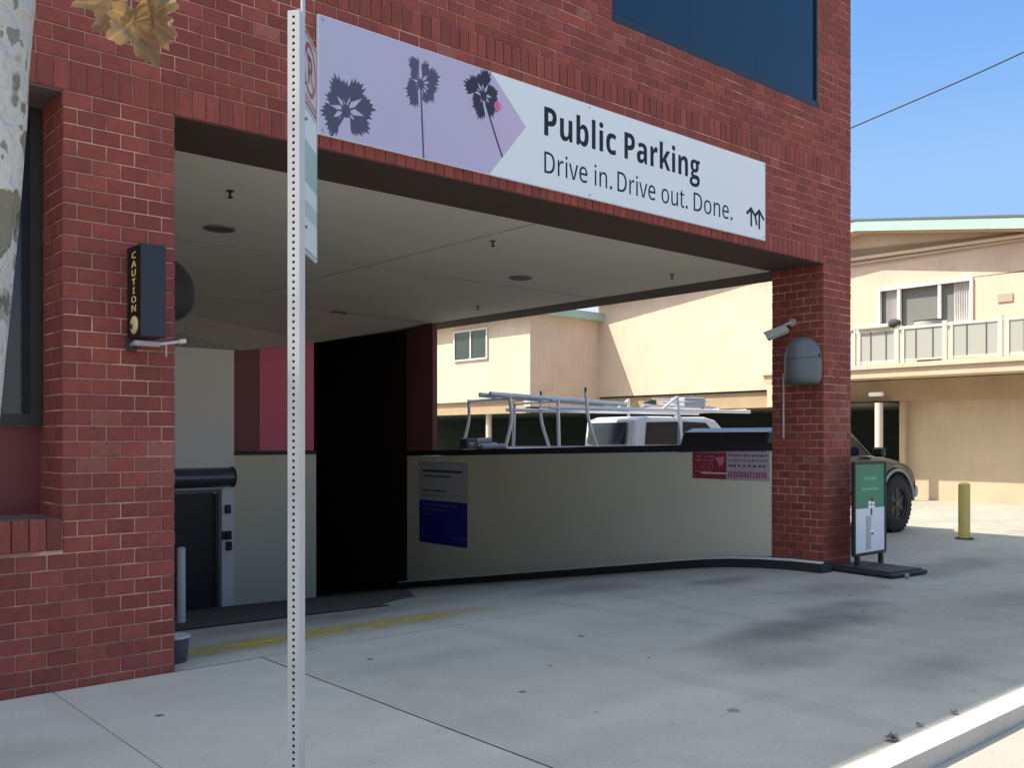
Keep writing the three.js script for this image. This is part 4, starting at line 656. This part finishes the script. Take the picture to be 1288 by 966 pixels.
{
  const c = thing('parked_car', 'dark grey off-road car with a big black front wheel beside the right pier', 'car', [11.35, 0.01, -2.3]);
  const paint = new THREE.MeshPhysicalMaterial({ color: new THREE.Color(0.030, 0.033, 0.034), roughness: 0.35, metalness: 0.3, clearcoat: 0.8, clearcoatRoughness: 0.15 });
  const s = new THREE.Shape(); s.moveTo(-2.25, 0.55); s.lineTo(-2.3, 1.0); s.lineTo(-2.24, 1.27); s.lineTo(0.55, 1.31); s.quadraticCurveTo(1.5, 1.27, 1.95, 1.14); s.quadraticCurveTo(2.25, 1.05, 2.3, 0.82); s.lineTo(2.27, 0.55); arch(s, 1.58, 0.48, 0.58); s.lineTo(-0.9, 0.5); arch(s, -1.42, 0.46, 0.56); s.lineTo(-2.25, 0.55);
  part('body', extrude(s, 1.9, 0.07), paint, c);
  part('cabin', extrude([[-2.15, 1.24], [-1.98, 1.68], [-1.7, 1.735], [0.05, 1.735], [0.26, 1.71], [0.95, 1.26]], 1.62, 0.05), glassM, c);
  part('roof', extrude([[-1.98, 1.67], [-1.75, 1.745], [0.08, 1.75], [0.28, 1.71], [0.18, 1.70], [-1.9, 1.66]], 1.58, 0.02), paint, c);
  for (const z of [-0.80, 0.80]) {
    part('pillar', [rod(V(0.97, 1.26, z * 1.01), V(0.26, 1.725, z * 0.93), 0.03), rod(V(-0.75, 1.26, z * 1.01), V(-0.75, 1.73, z * 0.97), 0.035), rod(V(-1.5, 1.26, z * 1.01), V(-1.5, 1.73, z * 0.97), 0.035)], paint, c);
    part('mirror', rbx(0.12, 0.16, 0.2, 0.05, 0.78, 1.36, z * 1.30), M(0.015, 0.015, 0.015, 0.4), c);
    part('wheel_arch_trim', [new THREE.TorusGeometry(0.57, 0.028, 8, 30, Math.PI - 0.1).rotateZ(0.05).translate(1.58, 0.48, z * 1.185), new THREE.TorusGeometry(0.57, 0.028, 8, 30, Math.PI - 0.1).rotateZ(0.05).translate(-1.42, 0.46, z * 1.185)], M(0.30, 0.29, 0.27, 0.4, { metalness: 0.3 }), c);
    part('headlight', rbx(0.14, 0.16, 0.3, 0.04, 2.2, 0.98, z * 0.9), M(0.6, 0.6, 0.6, 0.1), c);
    for (const x of [1.58, -1.42]) wheel(c, x, 0.48, z * 1.03, 0.48, 0.32, Math.sign(z), M(0.025, 0.025, 0.026, 0.5));
  }
  part('bumper', rbx(0.2, 0.22, 1.85, 0.06, 2.32, 0.66, 0), M(0.28, 0.27, 0.25, 0.45), c);
  part('cowl', rbx(0.18, 0.04, 1.5, 0.015, 0.97, 1.31, 0), M(0.015, 0.015, 0.015, 0.6), c);
}
{
  const at = [9.45, 0.0, -8.14], turn = -0.2;    // parked nose towards the carport
  const t = thing('pickup_truck', 'white pickup truck with a tube ladder rack behind the low wall', 'truck', at); t.rotation.y = turn;
  const white = new THREE.MeshPhysicalMaterial({ color: new THREE.Color(0.66, 0.67, 0.68), roughness: 0.35, clearcoat: 0.6, clearcoatRoughness: 0.2 });
  const s = new THREE.Shape(); s.moveTo(0, 0.62); s.lineTo(0, 1.42); s.lineTo(2.9, 1.42); s.lineTo(2.9, 1.34); s.lineTo(5.7, 1.38); s.quadraticCurveTo(6.8, 1.34, 7.0, 1.12); s.lineTo(7.05, 0.62); arch(s, 6.0, 0.42, 0.52); s.lineTo(2.2, 0.5); arch(s, 1.5, 0.42, 0.52); s.lineTo(0, 0.62);
  part('body', extrude(s, 1.96, 0.06), white, t);
  part('bed', [bx(0.1, 2.8, 1.421, 1.428, -0.82, 0.82)], M(0.16, 0.16, 0.16, 0.8), t);
  part('cab', extrude([[2.98, 1.34], [3.06, 1.98], [3.3, 2.06], [5.0, 2.06], [5.3, 1.99], [6.0, 1.38]], 1.76, 0.08), white, t);
  for (const z of [-0.89, 0.89]) { part('side_window', extrude([[3.34, 1.46], [3.38, 1.93], [4.2, 1.95], [4.2, 1.46]], 0.02, 0).translate(0, 0, z), glassM, t); part('side_window', extrude([[4.36, 1.46], [4.36, 1.95], [4.98, 1.93], [5.55, 1.46]], 0.02, 0).translate(0, 0, z), glassM, t); }
  part('rear_window', new THREE.BoxGeometry(0.02, 0.46, 1.36).rotateZ(-0.124).translate(2.985, 1.70, 0), glassM, t);
  part('windscreen', new THREE.BoxGeometry(0.02, 0.84, 1.5).rotateZ(0.855).translate(5.69, 1.70, 0), glassM, t);
  for (const z of [-0.95, 0.95]) { for (const x of [1.5, 6.0]) wheel(t, x, 0.4, z * 0.88, 0.4, 0.26, Math.sign(z)); part('mirror', rbx(0.10, 0.2, 0.18, 0.04, 5.3, 1.55, z * 1.12), M(0.03, 0.03, 0.03, 0.4), t); }
  const al = M(0.66, 0.67, 0.68, 0.35, { metalness: 0.4 });
  const rk = part('rack', [-0.86, 0.86].flatMap((z) => [rod(V(1.0, 2.20, z), V(6.3, 2.19, z), 0.04)]).concat([1.85, 3.0, 4.2, 5.4, 6.2].map((x) => rod(V(x, 2.22, -0.86), V(x, 2.22, 0.86), 0.028)), [rod(V(0.1, 2.36, -0.86), V(0.1, 2.36, 0.86), 0.035), rod(V(1.2, 2.33, -0.86), V(1.2, 2.33, 0.86), 0.03)]), al, t, 'silver tube ladder rack over bed and cab');
  for (const z of [-0.86, 0.86]) {
    part('rack_leg', tube([V(-0.02, 1.42, z * 1.06), V(0.12, 1.95, z * 1.04), V(0.10, 2.4, z)], 0.034, 8), al, rk);
    part('rack_leg', rod(V(1.2, 1.42, z * 1.05), V(1.2, 2.36, z), 0.036), al, rk);
    part('rack_leg', tube([V(2.1, 1.42, z * 1.06), V(1.9, 2.0, z * 1.05), V(1.86, 2.52, z)], 0.034, 8), al, rk);
    part('rack_leg', [rod(V(4.28, 1.42, z * 1.07), V(4.22, 2.5, z), 0.034), rod(V(4.22, 2.48, z), V(3.8, 2.2, z), 0.028)], al, rk);
    part('knob', rod(V(1.86, 2.5, z), V(1.855, 2.62, z), 0.022), M(0.02, 0.02, 0.02, 0.6), rk);
  }
  const ld = thing('ladder', 'aluminium ladder lying on the rear half of the truck rack', 'ladder', at); ld.rotation.y = turn;
  for (const z of [0.2, 0.62]) part('ladder_rail', rod(V(-0.2, 2.45, z), V(3.0, 2.31, z), 0.05), al, ld);
  for (let i = 0; i < 11; i++) { const k = (i + 0.5) / 11, x = -0.2 + 3.2 * k, y = 2.45 - 0.14 * k; part('rung', rod(V(x, y, 0.2), V(x, y, 0.62), 0.018), al, ld); }
  const pp = thing('rack_tools', 'bundle of grey tools and poles strapped over the truck cab', 'tools', at); pp.rotation.y = turn;
  part('crate', rbx(0.6, 0.22, 0.5, 0.03, 4.9, 2.38, 0.4), M(0.32, 0.34, 0.37, 0.6), pp); part('coil', new THREE.TorusGeometry(0.12, 0.045, 8, 20).rotateX(1.2).translate(3.75, 2.34, 0.5), M(0.05, 0.05, 0.05, 0.7), pp);
  part('pole', [rod(V(3.5, 2.30, 0.6), V(5.5, 2.28, 0.62), 0.03), rod(V(4.0, 2.44, 0.3), V(5.5, 2.44, 0.35), 0.028), rod(V(3.9, 2.36, 0.72), V(5.3, 2.42, 0.6), 0.02)], M(0.5, 0.5, 0.5, 0.5), pp); part('strap', [rod(V(4.7, 2.24, 0.14), V(4.7, 2.52, 0.3), 0.02), rod(V(5.1, 2.52, 0.3), V(5.1, 2.24, 0.68), 0.02), rod(V(4.7, 2.5, 0.3), V(5.1, 2.52, 0.3), 0.02)], M(0.16, 0.18, 0.22, 0.8), pp);
}
{ // odds and ends lying on the far end of the low wall
  const o = thing('pipe_bundle', 'small heap of grey pipe ends on the far end of the low wall', 'pipes', [8.64, 1.385, -7.4]);
  for (const [y, z, l, r] of [[0.07, 0.1, 0.5, 0.06], [0.06, 0.3, 0.4, 0.055], [0.05, 0.48, 0.5, 0.045], [0.16, 0.2, 0.3, 0.05]]) part('pipe', rod(V(-l / 2, y, z), V(l / 2, y + 0.02, z + 0.06), r, 14), M(0.36, 0.37, 0.37, 0.6), o);
  part('fitting', rbx(0.24, 0.2, 0.26, 0.04, 0, 0.11, -0.25), M(0.08, 0.085, 0.09, 0.6), o);
}
scene.traverse((o) => { if (o.isMesh) { o.castShadow = true; o.receiveShadow = true; } });
renderer.render(scene, camera);
